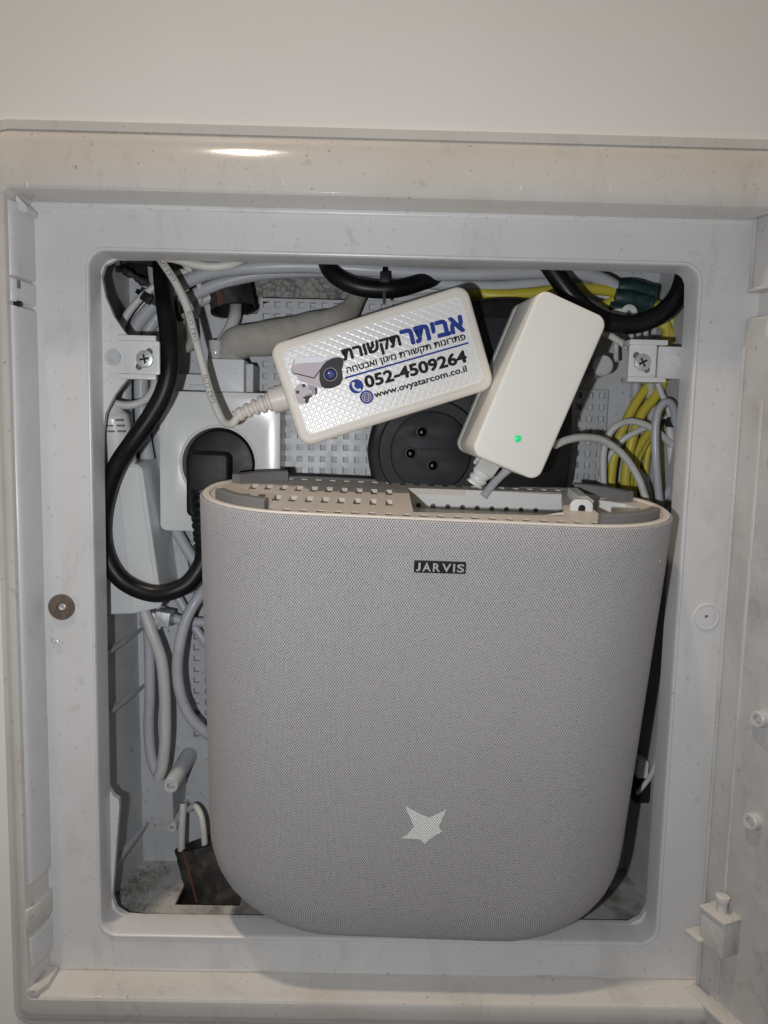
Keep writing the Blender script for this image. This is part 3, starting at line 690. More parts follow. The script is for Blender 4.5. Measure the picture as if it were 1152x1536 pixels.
def okx(x, y): return abs(x) < RX-12 and not (abs(x) > RX-34 and abs(y) > 26)
for i in range(-6, 24):
    x = hx0+i*pitch
    if abs(x) > RX-44 and i < 0 and x < -RX+44: pass
    for (yc, h_) in ((yF, 5), (yB, 5), (yF+24.5, 13), (yF+49.5, 13)):
        if yc in (yF, yB):
            if x < -RX+32 or x > RX-36: continue
        else:
            if x > t_fl-6 or x < -RX+16: continue
        holes.append(rr(x-1.75, yc-h_/2, x+1.75, yc+h_/2, .6, 2))
tray = [tf.px(620, 768), tf.px(847, 774), tf.px(842, 739.5), tf.px(612, 732)]; tyb = (tray[2][1]+tray[3][1])/2; tyf = tray[0][1]; tbl, tbr = tray[3][0], tray[2][0]; print('TRAY', tray)
bx_0, bx_1 = max(t_fr, tray[2][0])+7, RX-14
bay = [(bx_0, tyf+1), (bx_1-10, tyf+1), (bx_1-3, tyf+12), (bx_1, 0), (bx_1-4, 10), (bx_1-16, 17), (bx_0+16, 22), (bx_0, 22)]
plate('top_panel', tf, rloop(5.1), holes+[tray, bay], -3.2, 0, M['cream'], router)
# inner body seen through the slots
iz = -11
mk('inner_body', [RW(x, y, iz) for x, y in rloop(9)], [tuple(range(nn))[::-1]], M['ivory'], router)
def rbox(name, x0, y0, z0, x1, y1, z1, m, par=None):
    vs = [RW(x, y, z) for x in (x0, x1) for y in (y0, y1) for z in (z0, z1)]
    return mk(name, vs, [(0, 1, 3, 2), (4, 6, 7, 5), (0, 4, 5, 1), (2, 3, 7, 6), (0, 2, 6, 4), (1, 5, 7, 3)], m, par or router)
# tray: back wall with slits, floor
slits = []
for k in range(9):
    xs = tbl+5+k*((tbr-tbl-20)/8); slits.append(rr(xs, -16, xs+2.6, -8.3, 1.2, 3))
tw = Fr(RW(0, tyb-.6, 0), XX, ZZ)
plate('tray_wall', tw, [(tbl-3, -20), (tbr+3, -20), (tbr+3, -.2), (tbl-3, -.2)], slits, -1.6, 0, M['box'], router)
rbox('tray_backing', tbl-2, tyb+2.6, -21, tbr+2, tyb+3.2, -4, M['rubber'])
rbox('tray_floor', t_fl-1, tyf-2, -20.6, t_fr+1, tyb+2, -20, M['rubber'])
# the cable bay: white block behind
bw = Fr(RW(0, 0, 0), XX, ZZ)
pts_b = [(bx_0-1, 21.4), (bx_0+16, 21.4), (bx_1-16, 16.5), (bx_1-4, 9.5), (bx_1-.6, 0), (bx_1-3.4, -12)]
vsb = []
for x, y in pts_b: vsb += [RW(x, y, -.3), RW(x, y, -20)]
sm(mk('bay_wall', vsb, [(2*i, 2*i+1, 2*i+3, 2*i+2) for i in range(len(pts_b)-1)], M['box'], router), 30)
rbox('bay_floor', bx_0-2, tyf-1, -18.6, bx_1+2, 24, -18, M['box'])
for s_ in (28, 41):
    rbox('bay_clip', bx_0+s_*.62, -26, -18, bx_0+s_*.62+2.5, -24, -2.5, M['black'])
# bridging block with the cable notch
rbox('bridge', bx_0-5.5, -8, -8, bx_0-.6, 24, 4.5, M['box'])
slab('cable_clip', Fr(RW(t_fr+5.5, -12, -6), XX, ZZ), 0, 0, 11, 11.5, -2.5, 0, 3.5, M['box'], router, e=.4)
slab('clip_slot', Fr(RW(t_fr+5.5, -12.2, -6), XX, ZZ), 3.8, 1.5, 7.2, 9, -1, .1, 1.6, M['black'], router, e=.2)
tube('pigtail', [RW(t_fr-28, -15, -9), RW(t_fr-15, -17, -5), RW(t_fr-2, -17, -2), RW(t_fr+6, -16, -1.5)], lambda t: 1.0+.9*t, M['grey2'], router, seg=10)
# rubber pads along the collar
def pad(i_from, i_to, name='rubber_pad'):
    O_ = rloop(6.0); I_ = rloop(11.2, 11.2); vs = []; fs = []
    idx = [i % nn for i in range(i_from, i_to+1)]
    for i in idx:
        for pt, z in ((O_[i], -.5), (O_[i], 4.2), ((O_[i][0]*.994, O_[i][1]*.99), 4.9), ((I_[i][0]*1.006, I_[i][1]*1.01), 4.9), (I_[i], 4.2), (I_[i], -.5)): vs.append(RW(*pt, z))
    for j in range(len(idx)-1):
        for k in range(5): a = j*6+k; fs.append((a, a+1, a+7, a+6))
    fs.append(tuple(range(6))[::-1]); fs.append(tuple(range(len(vs)-6, len(vs))))
    return sm(mk(name, vs, fs, M['rubber'], router), 30)
# stad order: right end back->front indices 0..20, front right->left 21..45, left end front->back, then back
def idx_near(x, y):
    O_ = rloop(6.0); return min(range(nn), key=lambda i: math.dist(O_[i], (x, y)))
fxs = lambda px_: tf.px(px_, 775)[0]
def arc(xa, ya, xb, yb):
    i, j = idx_near(xa, ya), idx_near(xb, yb)
    if j < i: j += nn
    return pad(i, j)
yf_, yb_ = -TH/2+6, TH/2-6
arc(RX-14, -20, 75, yf_)           # front right (index increasing runs right end -> front -> left)
arc(-78, yf_, -RX+12, -22)         # front left
arc(-RX+13, 20, -82, yb_)          # back left
arc(82, yb_, RX-13, 22)            # back right

# ------------------------------------------------------------------ power adapter with the printed sticker
bBL, bBR, bTL = P(452, 672, 0), P(744, 581, 1), P(399, 519, -2)
AF = Fr(bBL, bBR-bBL, bTL-bBL); AL = (bBR-bBL).length; AW = (bTL-bBL).dot(AF.Y)
ad = thing('power_adapter', AF.w(AL/2, 0, -14), 'white rectangular power adapter with a printed camera and phone number sticker, lying tilted', 'adapter')
slab('adapter_case', AF, 0, 0, AL, AW, -29, 0, 6.5, M['ivory'], ad, e=2.2, ne=4, n=8)
slab('adapter_base', AF, 1.2, 1.2, AL-1.2, AW-1.2, -31, -27, 6, M['ivory'], ad, e=.8, ne=2, n=8)
bo = rr(4.6, 4.6, AL-4.6, AW-4.6, 3.5, 6); 
pts = rr(5.2, 5.2, AL-5.2, AW-5.2, 2.6, 6)
loft('panel_rim', AF, [(bo, -.2), (rr(4.6, 4.6, AL-4.6, AW-4.6, 3.5, 6, .15), .35), (rr(4.6, 4.6, AL-4.6, AW-4.6, 3.5, 6, .6), .35), (rr(4.6, 4.6, AL-4.6, AW-4.6, 3.5, 6, .8), .05)], M['adapter'], ad, cap=(False, False))
o = mk('sticker', [AF.w(x, y, .10) for x, y in pts], [tuple(range(len(pts)))], M['sticker'], ad, uv=pts)
def A_(px_, py_): return AF.px(px_, py_, .1)
def line(s, a, b_, hpx, m, bold, name='lettering', z=.16, asc=None): text_fit(name, s, AF, A_(*a), A_(*b_), pxmm(hpx, 0), m, ad, z, bold, asc)
line('רתיבא', (604.5, 521), (698.5, 497), 25, M['blue'], .045)
line('תרושקת', (517, 548), (604.5, 524), 23, M['ink'], .045)
line('החטבאו ןוגימ תרושקת תונורתפ', (521.5, 563), (700, 512), 11.5, M['ink'], .03)
line('052-4509264', (549, 583), (702, 543), 18.5, M['ink'], .042)
line('www.ovyatarcom.co.il', (563, 600), (702, 560), 12.5, M['ink'], .03)
def poly(name, pp, m, z, conv=None):
    pts = [A_(*p) for p in pp]; return plate(name, AF, pts, [], z-.02, z, m, ad)
poly('rule', [(517.5, 568.5), (703, 515.5), (703, 512.8), (517.5, 565.5)], M['blue'], .17)
def disc(name, c, r, m, z, rx=1): return poly(name, [(c[0]+r*rx*math.cos(t*math.pi/16), c[1]+r*math.sin(t*math.pi/16)) for t in range(32)], m, z)
disc('phone_icon', (534.5, 579.5), 10.8, M['blue'], .17)
hs = [A_(*p) for p in ((529, 575), (530.5, 580.5), (534.5, 584.5), (540, 585.5))]
tube('phone_handset', [AF.w(x, y, .2) for x, y in hs], .55, M['whiteink'], ad, seg=6, flat=.15)
for c_ in ((529.8, 575.5), (539.5, 584.8)): disc('phone_handset', c_, 2.3, M['whiteink'], .22)
disc('globe_icon', (550, 595.5), 10.3, M['blue'], .19)
for k, (rx_, ) in enumerate(((1,), (.45,))):
    pg = [(550+7*rx_*math.cos(t*math.pi/8), 595.5+7*math.sin(t*math.pi/8)) for t in range(17)]
    tube('globe_line', [AF.w(*A_(*p), .24) for p in pg], .16, M['mauve'], ad, seg=5, step=2, flat=.2)
for dy_ in (-3, 0.2, 3.4): tube('globe_line', [AF.w(*A_(543.6, 595.8+dy_+1.6), .24), AF.w(*A_(556.4, 595.2+dy_-1.6), .24)], .16, M['mauve'], ad, seg=5, step=2, flat=.2)
def cc(l): return [(380+x/6.4, 460+y/6.4) for x, y in l]
poly('camera_print', cc([(370, 575), (362, 600), (372, 640), (400, 662), (420, 640), (400, 500), (385, 520)]), M['mauve2'], .165)
poly('camera_print', cc([(372, 600), (380, 540), (405, 500), (440, 482), (560, 474), (800, 480), (840, 487), (720, 520), (660, 570), (620, 630), (582, 685), (400, 640)]), M['mauve'], .175)
poly('camera_print', cc([(400, 505), (440, 484), (560, 476), (780, 482), (700, 510), (660, 530), (420, 545), (395, 560)]), M['whiteink'], .18)
poly('camera_print', cc([(405, 642), (582, 688), (630, 625), (640, 700), (660, 785), (590, 755), (440, 712)]), M['mauve'], .178)
poly('camera_print', cc([(402, 636), (582, 680), (640, 600), (690, 535), (760, 495), (756, 505), (690, 550), (640, 620), (586, 692), (402, 646)]), M['darkprint'], .185)
poly('camera_print', cc([(635, 610), (660, 570), (700, 525), (760, 495), (820, 485), (856, 495), (868, 530), (862, 570), (850, 600), (858, 650), (860, 700), (830, 752), (760, 782), (690, 787), (652, 765), (634, 700)]), M['darkprint'], .19)
cx_, cy_ = 380+740/6.4, 460+650/6.4
disc('camera_print', (cx_, cy_), 10.2, M['mauve2'], .2); disc('camera_print', (cx_, cy_), 9.2, M['ink'], .205); disc('camera_print', (cx_, cy_), 6.4, M['blue'], .21); disc('camera_print', (cx_+.5, cy_+.5), 3.6, M['navy'], .215); disc('camera_print', (cx_-2.2, cy_-2), 1.2, M['whiteink'], .22)
disc('camera_print', (380+465/6.4, 460+838/6.4), 15.5, M['mauve'], .17, .82)
poly('camera_print', cc([(520, 740), (610, 770), (615, 830), (560, 850), (470, 875), (500, 850), (560, 820), (530, 790)]), M['mauve2'], .18)
poly('camera_print', cc([(470, 870), (545, 850), (575, 850), (540, 880), (520, 935), (495, 915), (500, 890)]), M['darkprint'], .185)
poly('camera_print', cc([(585, 790), (612, 775), (614, 835), (585, 850), (600, 820)]), M['darkprint'], .186)
for p in ((485, 758), (425, 820)): disc('camera_print', (380+p[0]/6.4, 460+p[1]/6.4), 2.6, M['darkprint'], .19)
# strain relief and thin lead
rp = smoothpath([P(430, 595, 13), P(404, 603, 13), P(378, 613, 13), P(352, 625, 13)], 14)
def ribbed(t):
    base = 6.0*(1-t)+3.2*t
    if t < .3: return 6.9
    return base*(1.0 if (t*7.2) % 1 < .62 else .74)
vs, fs, uv, _ = tube_geo(rp, ribbed, 20); sm(mk('strain_relief', vs, fs, M['ivory'], ad), 30)
ld = tube('lead', [P(357, 624, 12), P(350, 634, 12), P(342, 636, 14), (P(332, 628, 16)), P(316, 590, 18), P(303, 545, 18), P(291, 500, 18), P(280, 460, 19), P(264, 425, 21), P(245, 396, 24), P(236, 384, 30)], 2.1, M['thin'], ad)
for k_ in range(3): cable_text(ld, 'CABLE  CAT5E', 22+k_*33, 2.6, M['ink'], r=2.1, gap=.95)

# ------------------------------------------------------------------ small white adapter with a green light
sTL, sBL, sTR = P(815, 433, -14), P(706, 680, -14), P(917, 480, -10.5)
SF = Fr(sBL, sTR-sTL, sTL-sBL); SL = (sTL-sBL).length; SW = (sTR-sTL).dot(SF.X)
sa = thing('power_adapter', SF.w(SW/2, 0, -18), 'smooth white box adapter with a small green light, leaning beside the printed one', 'adapter')
slab('adapter_case', SF, 0, 0, SW, SL, -36, 0, 5.5, M['adapter'], sa, e=1.3, ne=4, n=8)
slab('adapter_seam', SF, .5, .5, SW-.5, SL-.5, -37.5, -35, 5, M['rubber'], sa, e=.4, ne=2, n=8)
slab('adapter_base', SF, 0.1, 0.1, SW-.1, SL-.1, -46, -37, 5.4, M['adapter'], sa, e=2.5, ne=3, n=8)
g_ = SF.px(777, 658)
loft('status_light', Fr(SF.w(g_[0], g_[1], 0), SF.X, SF.Y), [(circ(0, 0, 1.9, 24), -.2), (circ(0, 0, 1.8, 24), .15), (circ(0, 0, 1.2, 24), .45), (circ(0, 0, .5, 24), .6)], M['led'], sa)
# network plug under the small adapter
pc = P(735, 692, 12); pe = P(711, 727, 14)
NF = Fr(pe, (pc-pe).cross(Vector((0, -1, 0)))*-1, pc-pe); NL = (pc-pe).length
npg = thing('network_plug', pc, 'clear crimped network plug below the small white adapter', 'plug')
slab('plug_body', NF, -5.2, NL*.55, 5.2, NL+3, -5, 2, .8, M['clear'], npg, e=.4)
vs, fs, uv, _ = tube_geo(smoothpath([pe, pe.lerp(pc, .35), pe.lerp(pc, .72)], 9), lambda t: 4.3+.9*t+.5*math.sin(t*21)+.25*math.sin(t*47), 14, flat=.75); sm(mk('plug_boot', vs, fs, M['box'], npg), 40)
slab('plug_tab', NF, 2, NL*.6, 6.6, NL*.9, 3, 4.2, .5, M['clear'], npg, e=.3)
cable([(768, 700, 30), (752, 713, 30), (738, 728, 28), (725, 745, 26)], 13, M['grey'], 'pale short cable running down beside the clear network plug')

# ------------------------------------------------------------------ black three-hole socket block
bs = thing('socket_block', P(700, 760, 50), 'bulky black extension socket with three round holes behind the adapters', 'socket')
out = [(552, 690), (554, 655), (566, 622), (590, 598), (640, 560), (690, 470), (715, 448), (790, 446), (838, 470), (858, 560), (861, 640), (858, 700), (845, 760), (820, 800), (620, 800), (572, 760)]
f_ = WALLF(40); op = [f_.px(*p) for p in out]; op = [tuple(v[:2]) for v in smoothpath([(x, y, 0) for x, y in op], 5, closed=True)]
cxo = sum(p[0] for p in op)/len(op); cyo = sum(p[1] for p in op)/len(op)
def sc2(s): return [((x-cxo)*s+cxo, (y-cyo)*s+cyo) for x, y in op]
loft('block_body', f_, [(sc2(.97), -34), (sc2(1), -28), (sc2(1), -4), (sc2(.985), -1.2), (sc2(.95), 0)], M['black'], bs)
c = f_.px(646, 678)
rd = Fr(f_.w(c[0], c[1], 0), (1, 0, 0), (0, 0, 1))
loft('socket_ring', rd, [(circ(0, 0, 29.5, 48), -1), (circ(0, 0, 29.3, 48), 2.2), (circ(0, 0, 28.4, 48), 3), (circ(0, 0, 22.6, 48), 3), (circ(0, 0, 22.2, 48), 1.2)], M['blackdisc'], bs)
hl = [rd.px(*p, 3) for p in ((633, 648), (616, 680), (649, 698))]
plate('socket_face', rd, circ(0, 0, 21.9, 56), [circ(x, y, 2.5, 18) for x, y in hl], -1.5, 3.2, M['blackdisc'], bs, bevel=.25)
for x, y in hl:
    loft('contact', Fr(rd.w(x, y, 3.1), (1, 0, 0), (0, 0, 1)), [(circ(0, 0, 3.6, 20), -.3), (circ(0, 0, 3.2, 20), .55), (circ(0, 0, 2.6, 20), .6), (circ(0, 0, 2.3, 20), -2)], M['black'], bs, cap=(False, False))
    mk('contact_shade', [rd.w(x+a_*.097, y+b__*.097, 1.6) for a_, b__ in circ(0, 0, 24, 14)], [tuple(range(14))], M['holeshade'], bs)  # black disc paints the darkness inside the hole
    mk('contact_glint', [rd.w(x+q_[0], y+q_[1], 1.9) for q_ in ((-1.1, -.3), (-.3, -1.2), (.5, -.5), (0, .7), (-.7, .6))], [(0, 1, 2, 3, 4)], M['rubber'], bs)  # small paler chip added as a painted glint in the hole
tf_ = Fr(P(770, 520, 36), (1, 0, 0), (0, 0, 1)); 
slab('block_step', WALLF(36), *WALLF(36).px(716, 560), *WALLF(36).px(800, 476), -4, 0, 3, M['blackdisc'], bs, e=.8)

# ------------------------------------------------------------------ wall socket unit with the black plug and its cord
sk = thing('wall_socket', P(330, 796, 60), 'white square socket unit with a round well on the cabinet back', 'socket')
f_ = WALLF(50); a = f_.px(240, 796); b_ = f_.px(421, 590); c = f_.px(328, 696); rw = 54.5*420/F
oo = rr(a[0], a[1], b_[0], b_[1], 4, 6)
plate('socket_face', f_, oo, [circ(c[0], c[1], rw, 48)], -4, 0, M['box'], sk, bevel=.9)
loft('socket_body', f_, [(rr(a[0], a[1], b_[0], b_[1], 4, 6, .05), -3), (rr(a[0]+.4, a[1]+.4, b_[0]-.4, b_[1]-.4, 4, 6, .05), -28)], M['box'], sk, cap=(False, False))
cf = Fr(f_.w(c[0], c[1], 0), (1, 0, 0), (0, 0, 1))
loft('socket_well', cf, [(circ(0, 0, rw+1.6, 48), .05), (circ(0, 0, rw+1.0, 48), .5), (circ(0, 0, rw, 48), .1), (circ(0, 0, rw-.4, 48), -16)], M['box'], sk, cap=(False, False))
mk('well_floor', [cf.w(x, y, -16) for x, y in circ(0, 0, rw, 32)], [tuple(range(32))], M['box'], sk)
ms = thing('socket_module', P(340, 585, 60), 'small white square module above the round socket', 'module')
f2 = WALLF(48); a2 = f2.px(311, 587); b2_ = f2.px(366, 539)
slab('module_body', f2, a2[0], a2[1], b2_[0], b2_[1], -28, 0, .8, M['boxside'], ms, e=.5)
slab('module_side', WALLF(56), *WALLF(56).px(362, 588), *WALLF(56).px(380, 546), -20, 0, .6, M['inner'], ms, e=.4)
f3 = WALLF(68); slab('module_base', f3, *f3.px(244, 592), *f3.px(318, 562), -8, 0, 1, M['boxside'], ms, e=.4)
f3b = WALLF(66.6); slab('base_clip', f3b, *f3b.px(283, 592), *f3b.px(316, 577), -3, 0, 1, M['boxside'], ms, e=.4)
pw = thing('power_cable', P(328, 700, 40), 'thick black power cord looping down at the left from its round black plug', 'power cable')
loft('plug_base', cf, [(circ(0, 0, rw-.9, 48), -14), (circ(0, 0, rw-.9, 48), -5), (circ(0, 0, rw-2.2, 48), -3.2), (circ(0, 0, rw-6, 48), -2.6)], M['black'], pw)
q0 = cf.px(282, 742); q1 = cf.px(348, 668)
slab('plug_body', cf, q0[0]+1, -30, q1[0], 7, -12, 9, 4, M['black'], pw, e=2)
rpth = smoothpath([P(303, 735, 42), P(304, 770, 41), P(305, 800, 38), P(306, 822, 36)], 12)
vs, fs, uv, _ = tube_geo(rpth, lambda t: (7.2-2.0*t)*(1 if (t*8) % 1 < .6 else .86), 20); sm(mk('strain_relief', vs, fs, M['black'], pw), 30)
co = tube('cord', [P(306, 820, 36), P(303, 845, 33), P(283, 874, 30), P(255, 888, 28), P(228, 890, 28), P(198, 880, 28), P(175, 862, 28), P(159, 832, 28), P(153, 795, 27), P(158, 750, 25), P(174, 702, 22), P(200, 662, 20), P(228, 622, 20), P(247, 585, 20), P(255, 545, 21), P(253, 500, 25), P(247, 455, 34), P(243, 415, 46), P(241, 378, 58)], 4.85, M['blackrub'], pw, seg=20)
cable_text(co, 'H05VV-F', 96, 5.2, M['black'], r=4.85) if False else None

# ------------------------------------------------------------------ junction box on the left
jb = thing('junction_box', P(205, 915, 60), 'tall white junction box behind the looped black cord', 'box')
f_ = WALLF(34); fb = WALLF(72)
fo = [(150, 917), (205, 918), (247, 905), (216, 702), (208, 697), (160, 697), (150, 700)]
front = [(148, 922), (200, 921), (240, 912), (243, 905), (214, 704), (206, 696), (150, 697)]
back = [(150, 905), (205, 905), (262, 880), (267, 868), (243, 690), (240, 686), (178, 684)]
vs = [P(x, y, 34) for x, y in front]+[P(x, y, 74) for x, y in back]; n = 7
vs = [Vector((max(v.x, -152), v.y, v.z)) for v in vs]
bx = mk('box_body', vs, [tuple(range(n))]+[(i, i+n, (i+1) % n+n, (i+1) % n) for i in range(n)], M['boxside'], jb)
md = bx.modifiers.new('b', 'BEVEL'); md.width = .0012; md.segments = 3; md.limit_method = 'ANGLE'; sm(bx, 40)
vs = [P(x, y, 33.2) for x, y in ((174, 700), (206, 700), (236, 904), (198, 913))]
cv = mk('box_cover', [v for v in vs]+[v+Vector((0, 2, 0)) for v in vs], [(0, 1, 2, 3), (0, 4, 5, 1), (1, 5, 6, 2), (2, 6, 7, 3), (3, 7, 4, 0)], M['box'], jb)
md = cv.modifiers.new('b', 'BEVEL'); md.width = .0006; md.segments = 2
vs = [P(240, 690, 74), P(246, 690, 74), P(285, 860, 74), (P(284, 872, 74)), P(270, 886, 74), P(262, 880, 74)]
mk('box_backplate', vs+[v+Vector((0, 4, 0)) for v in vs], [tuple(range(6))]+[(i, i+6, (i+1) % 6+6, (i+1) % 6) for i in range(6)], M['inner'], jb)
jp = Fr(P(228, 944, 52), (1, 0, -.15), (.15, 0, 1))
cl_ = thing('pipe_clamp', P(224, 945, 50), 'crumpled grey metal clamp holding two cables under the junction box', 'clamp')
slab('clamp_band', jp, -8, 0, 5, 10, -9, 0, 2, M['zinc'], cl_, e=.6); slab('clamp_band', jp, 1, 3, 10, 12, -7, 2.5, 1, M['zinc'], cl_, e=.6)

# ------------------------------------------------------------------ conduits (corrugated black with a red stripe)
def conduit(name, px4, d, label, length=24):
    """mouth polygon in photo px at depth d, running back/up"""
def conduit_piece(a, b_, ra, rb, label, stripe_ang=0.2):
    t = thing('conduit', b_, label, 'conduit')
    fr_p = smoothpath([a, (a+b_)/2+Vector((0, -.5, 0)), b_], 8)
    vs, fs, uv, fr2 = tube_geo(fr_p, lambda t_: (ra+(rb-ra)*t_)*(1+.02*math.sin(t_*40)), 20); fs = fs[:-2]
    sm(mk('conduit_wall', vs, fs, M['conduit'], t), 50)
    vs2 = []; fs2 = []
    n_ = len(fr2)
    for i, (L_, p, T, u, s) in enumerate(fr2):
        r = (ra+(rb-ra)*i/(n_-1))*1.03
        for da in (-.13, .13): vs2.append(p+u*(r*math.cos(stripe_ang+da))+s*(r*math.sin(stripe_ang+da)))
    fs2 = [(2*i, 2*i+1, 2*i+3, 2*i+2) for i in range(n_-1)]
    mk('stripe', vs2, fs2, M['redstripe'], t)
    # inner dark lining
    vs3, fs3, _, _ = tube_geo(fr_p, lambda t_: (ra+(rb-ra)*t_)*.86, 20); mk('conduit_bore', vs3, fs3[:-1], M['black'], t)
    return t
conduit_piece(P(338, 385, 74), P(350, 466, 68), 12, 13, 'black conduit stub with a red stripe coming through the broken back panel', .35)
conduit_piece(P(214, 340, 70), P(210, 406, 64), 11, 11, 'black conduit stub in the top left corner of the cabinet', .5)
conduit_piece(P(880, 370, 86), P(858, 392, 74), 10, 10, 'black conduit stub with a yellow cable at the top right', .5)
# lower one: oval conduit through the floor
ct = thing('conduit', P(320, 1357, 50), 'black conduit with a red stripe standing in the floor opening beside the router', 'conduit')
a, b_ = P(310, 1262, 58), P(340, 1375, 52); pth = smoothpath([a, (a+b_)/2, b_, b_+(b_-a)*.3], 8)
vs, fs, uv, fr2 = tube_geo(pth, lambda t: 20.5*(1+.012*math.sin(t*60)), 28, flat=.42); sm(mk('conduit_wall', vs, fs[:-2], M['conduit'], ct), 50)
vs3, fs3, _, _ = tube_geo(pth, 18.5, 28, flat=.36); mk('conduit_bore', vs3, fs3, M['black'], ct)
mk('floor_hole_shade', [(-135, 34, -284), (-74, 34, -284), (-74, 66, -284), (-135, 66, -284)], [(0, 1, 2, 3)], M['black'], cab)  # black sheet under the knock-out, painted in for the dark of the hole
vs2 = []
for i, (L_, p, T, u, s) in enumerate(fr2):
    for da in (-.09, .0): 
        an = 0.70+da; vs2.append(p+u*(20.6*.44*math.cos(an))+s*(20.8*math.sin(an)))
sgn = 1 if (vs2[0]-fr2[0][1]).x < 0 else -1
if sgn < 0:
    vs2 = []
    for i, (L_, p, T, u, s) in enumerate(fr2):
        for da in (-.09, .0): an = -(0.70+da); vs2.append(p+u*(20.6*.44*math.cos(an))+s*(20.8*math.sin(an)))
mk('stripe', vs2, [(2*i, 2*i+1, 2*i+3, 2*i+2) for i in range(len(fr2)-1)], M['redstripe'], ct)
cable([(275, 1205, 62), (273, 1235, 58), (272, 1270, 56), (276, 1310, 56)], 12, M['grey2'], 'short pale cable going down into the left side of the floor conduit')
cable([(283, 1214, 64), (292, 1209, 60), (301, 1222, 56), (306, 1250, 54), (308, 1290, 54)], 10, M['grey2'], 'pale cable arching over the mouth of the floor conduit')

# ------------------------------------------------------------------ cables
GT = 'grey cables tied along the top of the cabinet'
cable([(193, 520, 60), (205, 488, 58), (228, 460, 56), (262, 432, 54), (310, 410, 50), (370, 402, 48), (450, 399, 48), (530, 403, 48), (620, 409, 50), (700, 411, 52), (790, 408, 54), (860, 408, 56), (905, 420, 58), (940, 442, 60)], 20, M['grey'], 'uppermost thick grey cable sweeping along the top of the cabinet', GT, seg=16)
cable([(212, 522, 64), (225, 490, 63), (250, 462, 62), (286, 445, 60), (330, 425, 58), (400, 410, 58), (480, 407, 58), (560, 412, 58), (650, 425, 58), (740, 430, 60), (840, 424, 62), (900, 432, 64), (935, 448, 64)], 18, M['grey'], 'grey cable running just below the uppermost one along the cabinet top', GT, seg=16)
cable([(232, 525, 68), (240, 498, 68), (262, 474, 68), (292, 456, 66), (330, 440, 66)], 16, M['grey'], 'grey cable bending under the others at the top left', GT, seg=16)
cable([(560, 392, 56), (640, 397, 56), (720, 402, 58), (800, 400, 60), (850, 402, 62)], 12, M['grey2'], 'pale cable tucked along the top edge above the grey ones', GT)
cable([(176, 512, 52), (186, 480, 50), (206, 452, 50), (232, 430, 50), (262, 412, 52), (300, 404, 56)], 11, M['grey2'], 'thin pale cable curving up in front of the grey ones at the upper left', GT)
cable([(640, 388, 44), (700, 395, 46), (760, 398, 48), (805, 394, 50)], 9, M['yellow'], 'yellow cable glimpsed at the very top edge, right of the middle')
cable([(186, 515, 70), (200, 478, 70), (222, 448, 70), (250, 428, 70), (290, 416, 68), (340, 412, 66)], 10, M['grey'], 'thin grey cable furthest back in the bend at the upper left', GT)
cable([(262, 384, 48), (280, 400, 50), (296, 420, 54), (300, 445, 60), (294, 475, 68)], 8, M['thin'], 'thin white wire dropping behind the bundle near the top left')
cable([(380, 386, 40), (450, 391, 42), (520, 390, 44), (600, 388, 46)], 8, M['thin'], 'thin white cable along the top edge left of the middle')
cable([(610, 440, 68), (660, 433, 66), (700, 428, 66), (780, 424, 66), (860, 420, 66), (930, 436, 64)], 9, M['grey2'], 'thin pale cable between the grey and yellow ones at the top')
cable([(852, 446, 50), (880, 450, 52), (905, 462, 54), (925, 478, 56)], 7, M['thin'], 'thin white wire crossing under the black curve at the top right')
cable([(870, 440, 64), (895, 441, 64), (915, 446, 62)], 9, M['grey2'], 'short pale cable between the two yellow ones left of the green tape')
cable([(1010, 655, 60), (1002, 690, 60), (998, 730, 60), (992, 790, 60)], 8, M['grey2'], 'thin grey cable low against the right wall behind the printed one')
cable([(958, 590, 66), (946, 640, 68), (950, 690, 68), (972, 730, 66), (980, 790, 66)], 7, M['thin'], 'thin white cable bending between the yellow ones on the right')
GL = 'grey cables dropping past the left bracket'
for k, (x, x2, dd, lb) in enumerate(((187, 196, 58, 'grey cable nearest the left wall, dropping below the left bracket'), (212, 224, 62, 'middle grey cable dropping below the left bracket'), (236, 248, 66, 'grey cable beside the socket, dropping below the left bracket'))):
    cable([(x+6, 505, dd), (x, 560, dd), (x, 600, dd), (x+3, 650, dd), (x2, 705, dd+4), (x2+8, 760, dd+8)], 21, M['grey'], lb, GL, seg=16)
cable([(228, 392, 66), (231, 420, 62), (236, 448, 60), (232, 470, 62)], 15, M['grey'], 'flat pale grey cable hanging beside the top of the black cord')
cable([(272, 470, 60), (270, 500, 60), (276, 520, 58), (284, 520, 58), (288, 505, 58), (284, 470, 58)], 14, M['sleeve'], 'dull brown-grey cable loop behind the thin white lead')
lp = cable([(232, 384, 24), (262, 388, 22), (290, 396, 21), (318, 400, 21), (345, 397, 22), (366, 388, 26), (380, 378, 32)], 13, M['thin'], 'ivory printed cable sagging from the top edge at the upper left')
cable_text(lp, 'UTP CAT5E', 22, 2.8, M['ink'], r=2.0)
cable([(260, 380, 26), (290, 386, 25), (330, 389, 25), (372, 386, 26)], 8, M['grey2'], 'thin pale cable along the top edge above the sagging printed one')
cable([(158, 597, 30), (170, 604, 30), (190, 608, 32), (212, 603, 34), (228, 588, 36), (234, 565, 38)], 12, M['grey2'], 'pale cable looping under the left bracket')
bc = 'thick black cable'
b1 = tube('cable', [P(486, 372, 50), P(489, 392, 46), P(502, 412, 42), P(530, 428, 40), P(565, 434, 40), P(600, 432, 42), P(640, 420, 52), P(660, 412, 60)], 4.9, M['blackrub'], None, 'thick black cable dipping into view at the top middle', 'cable', seg=20)
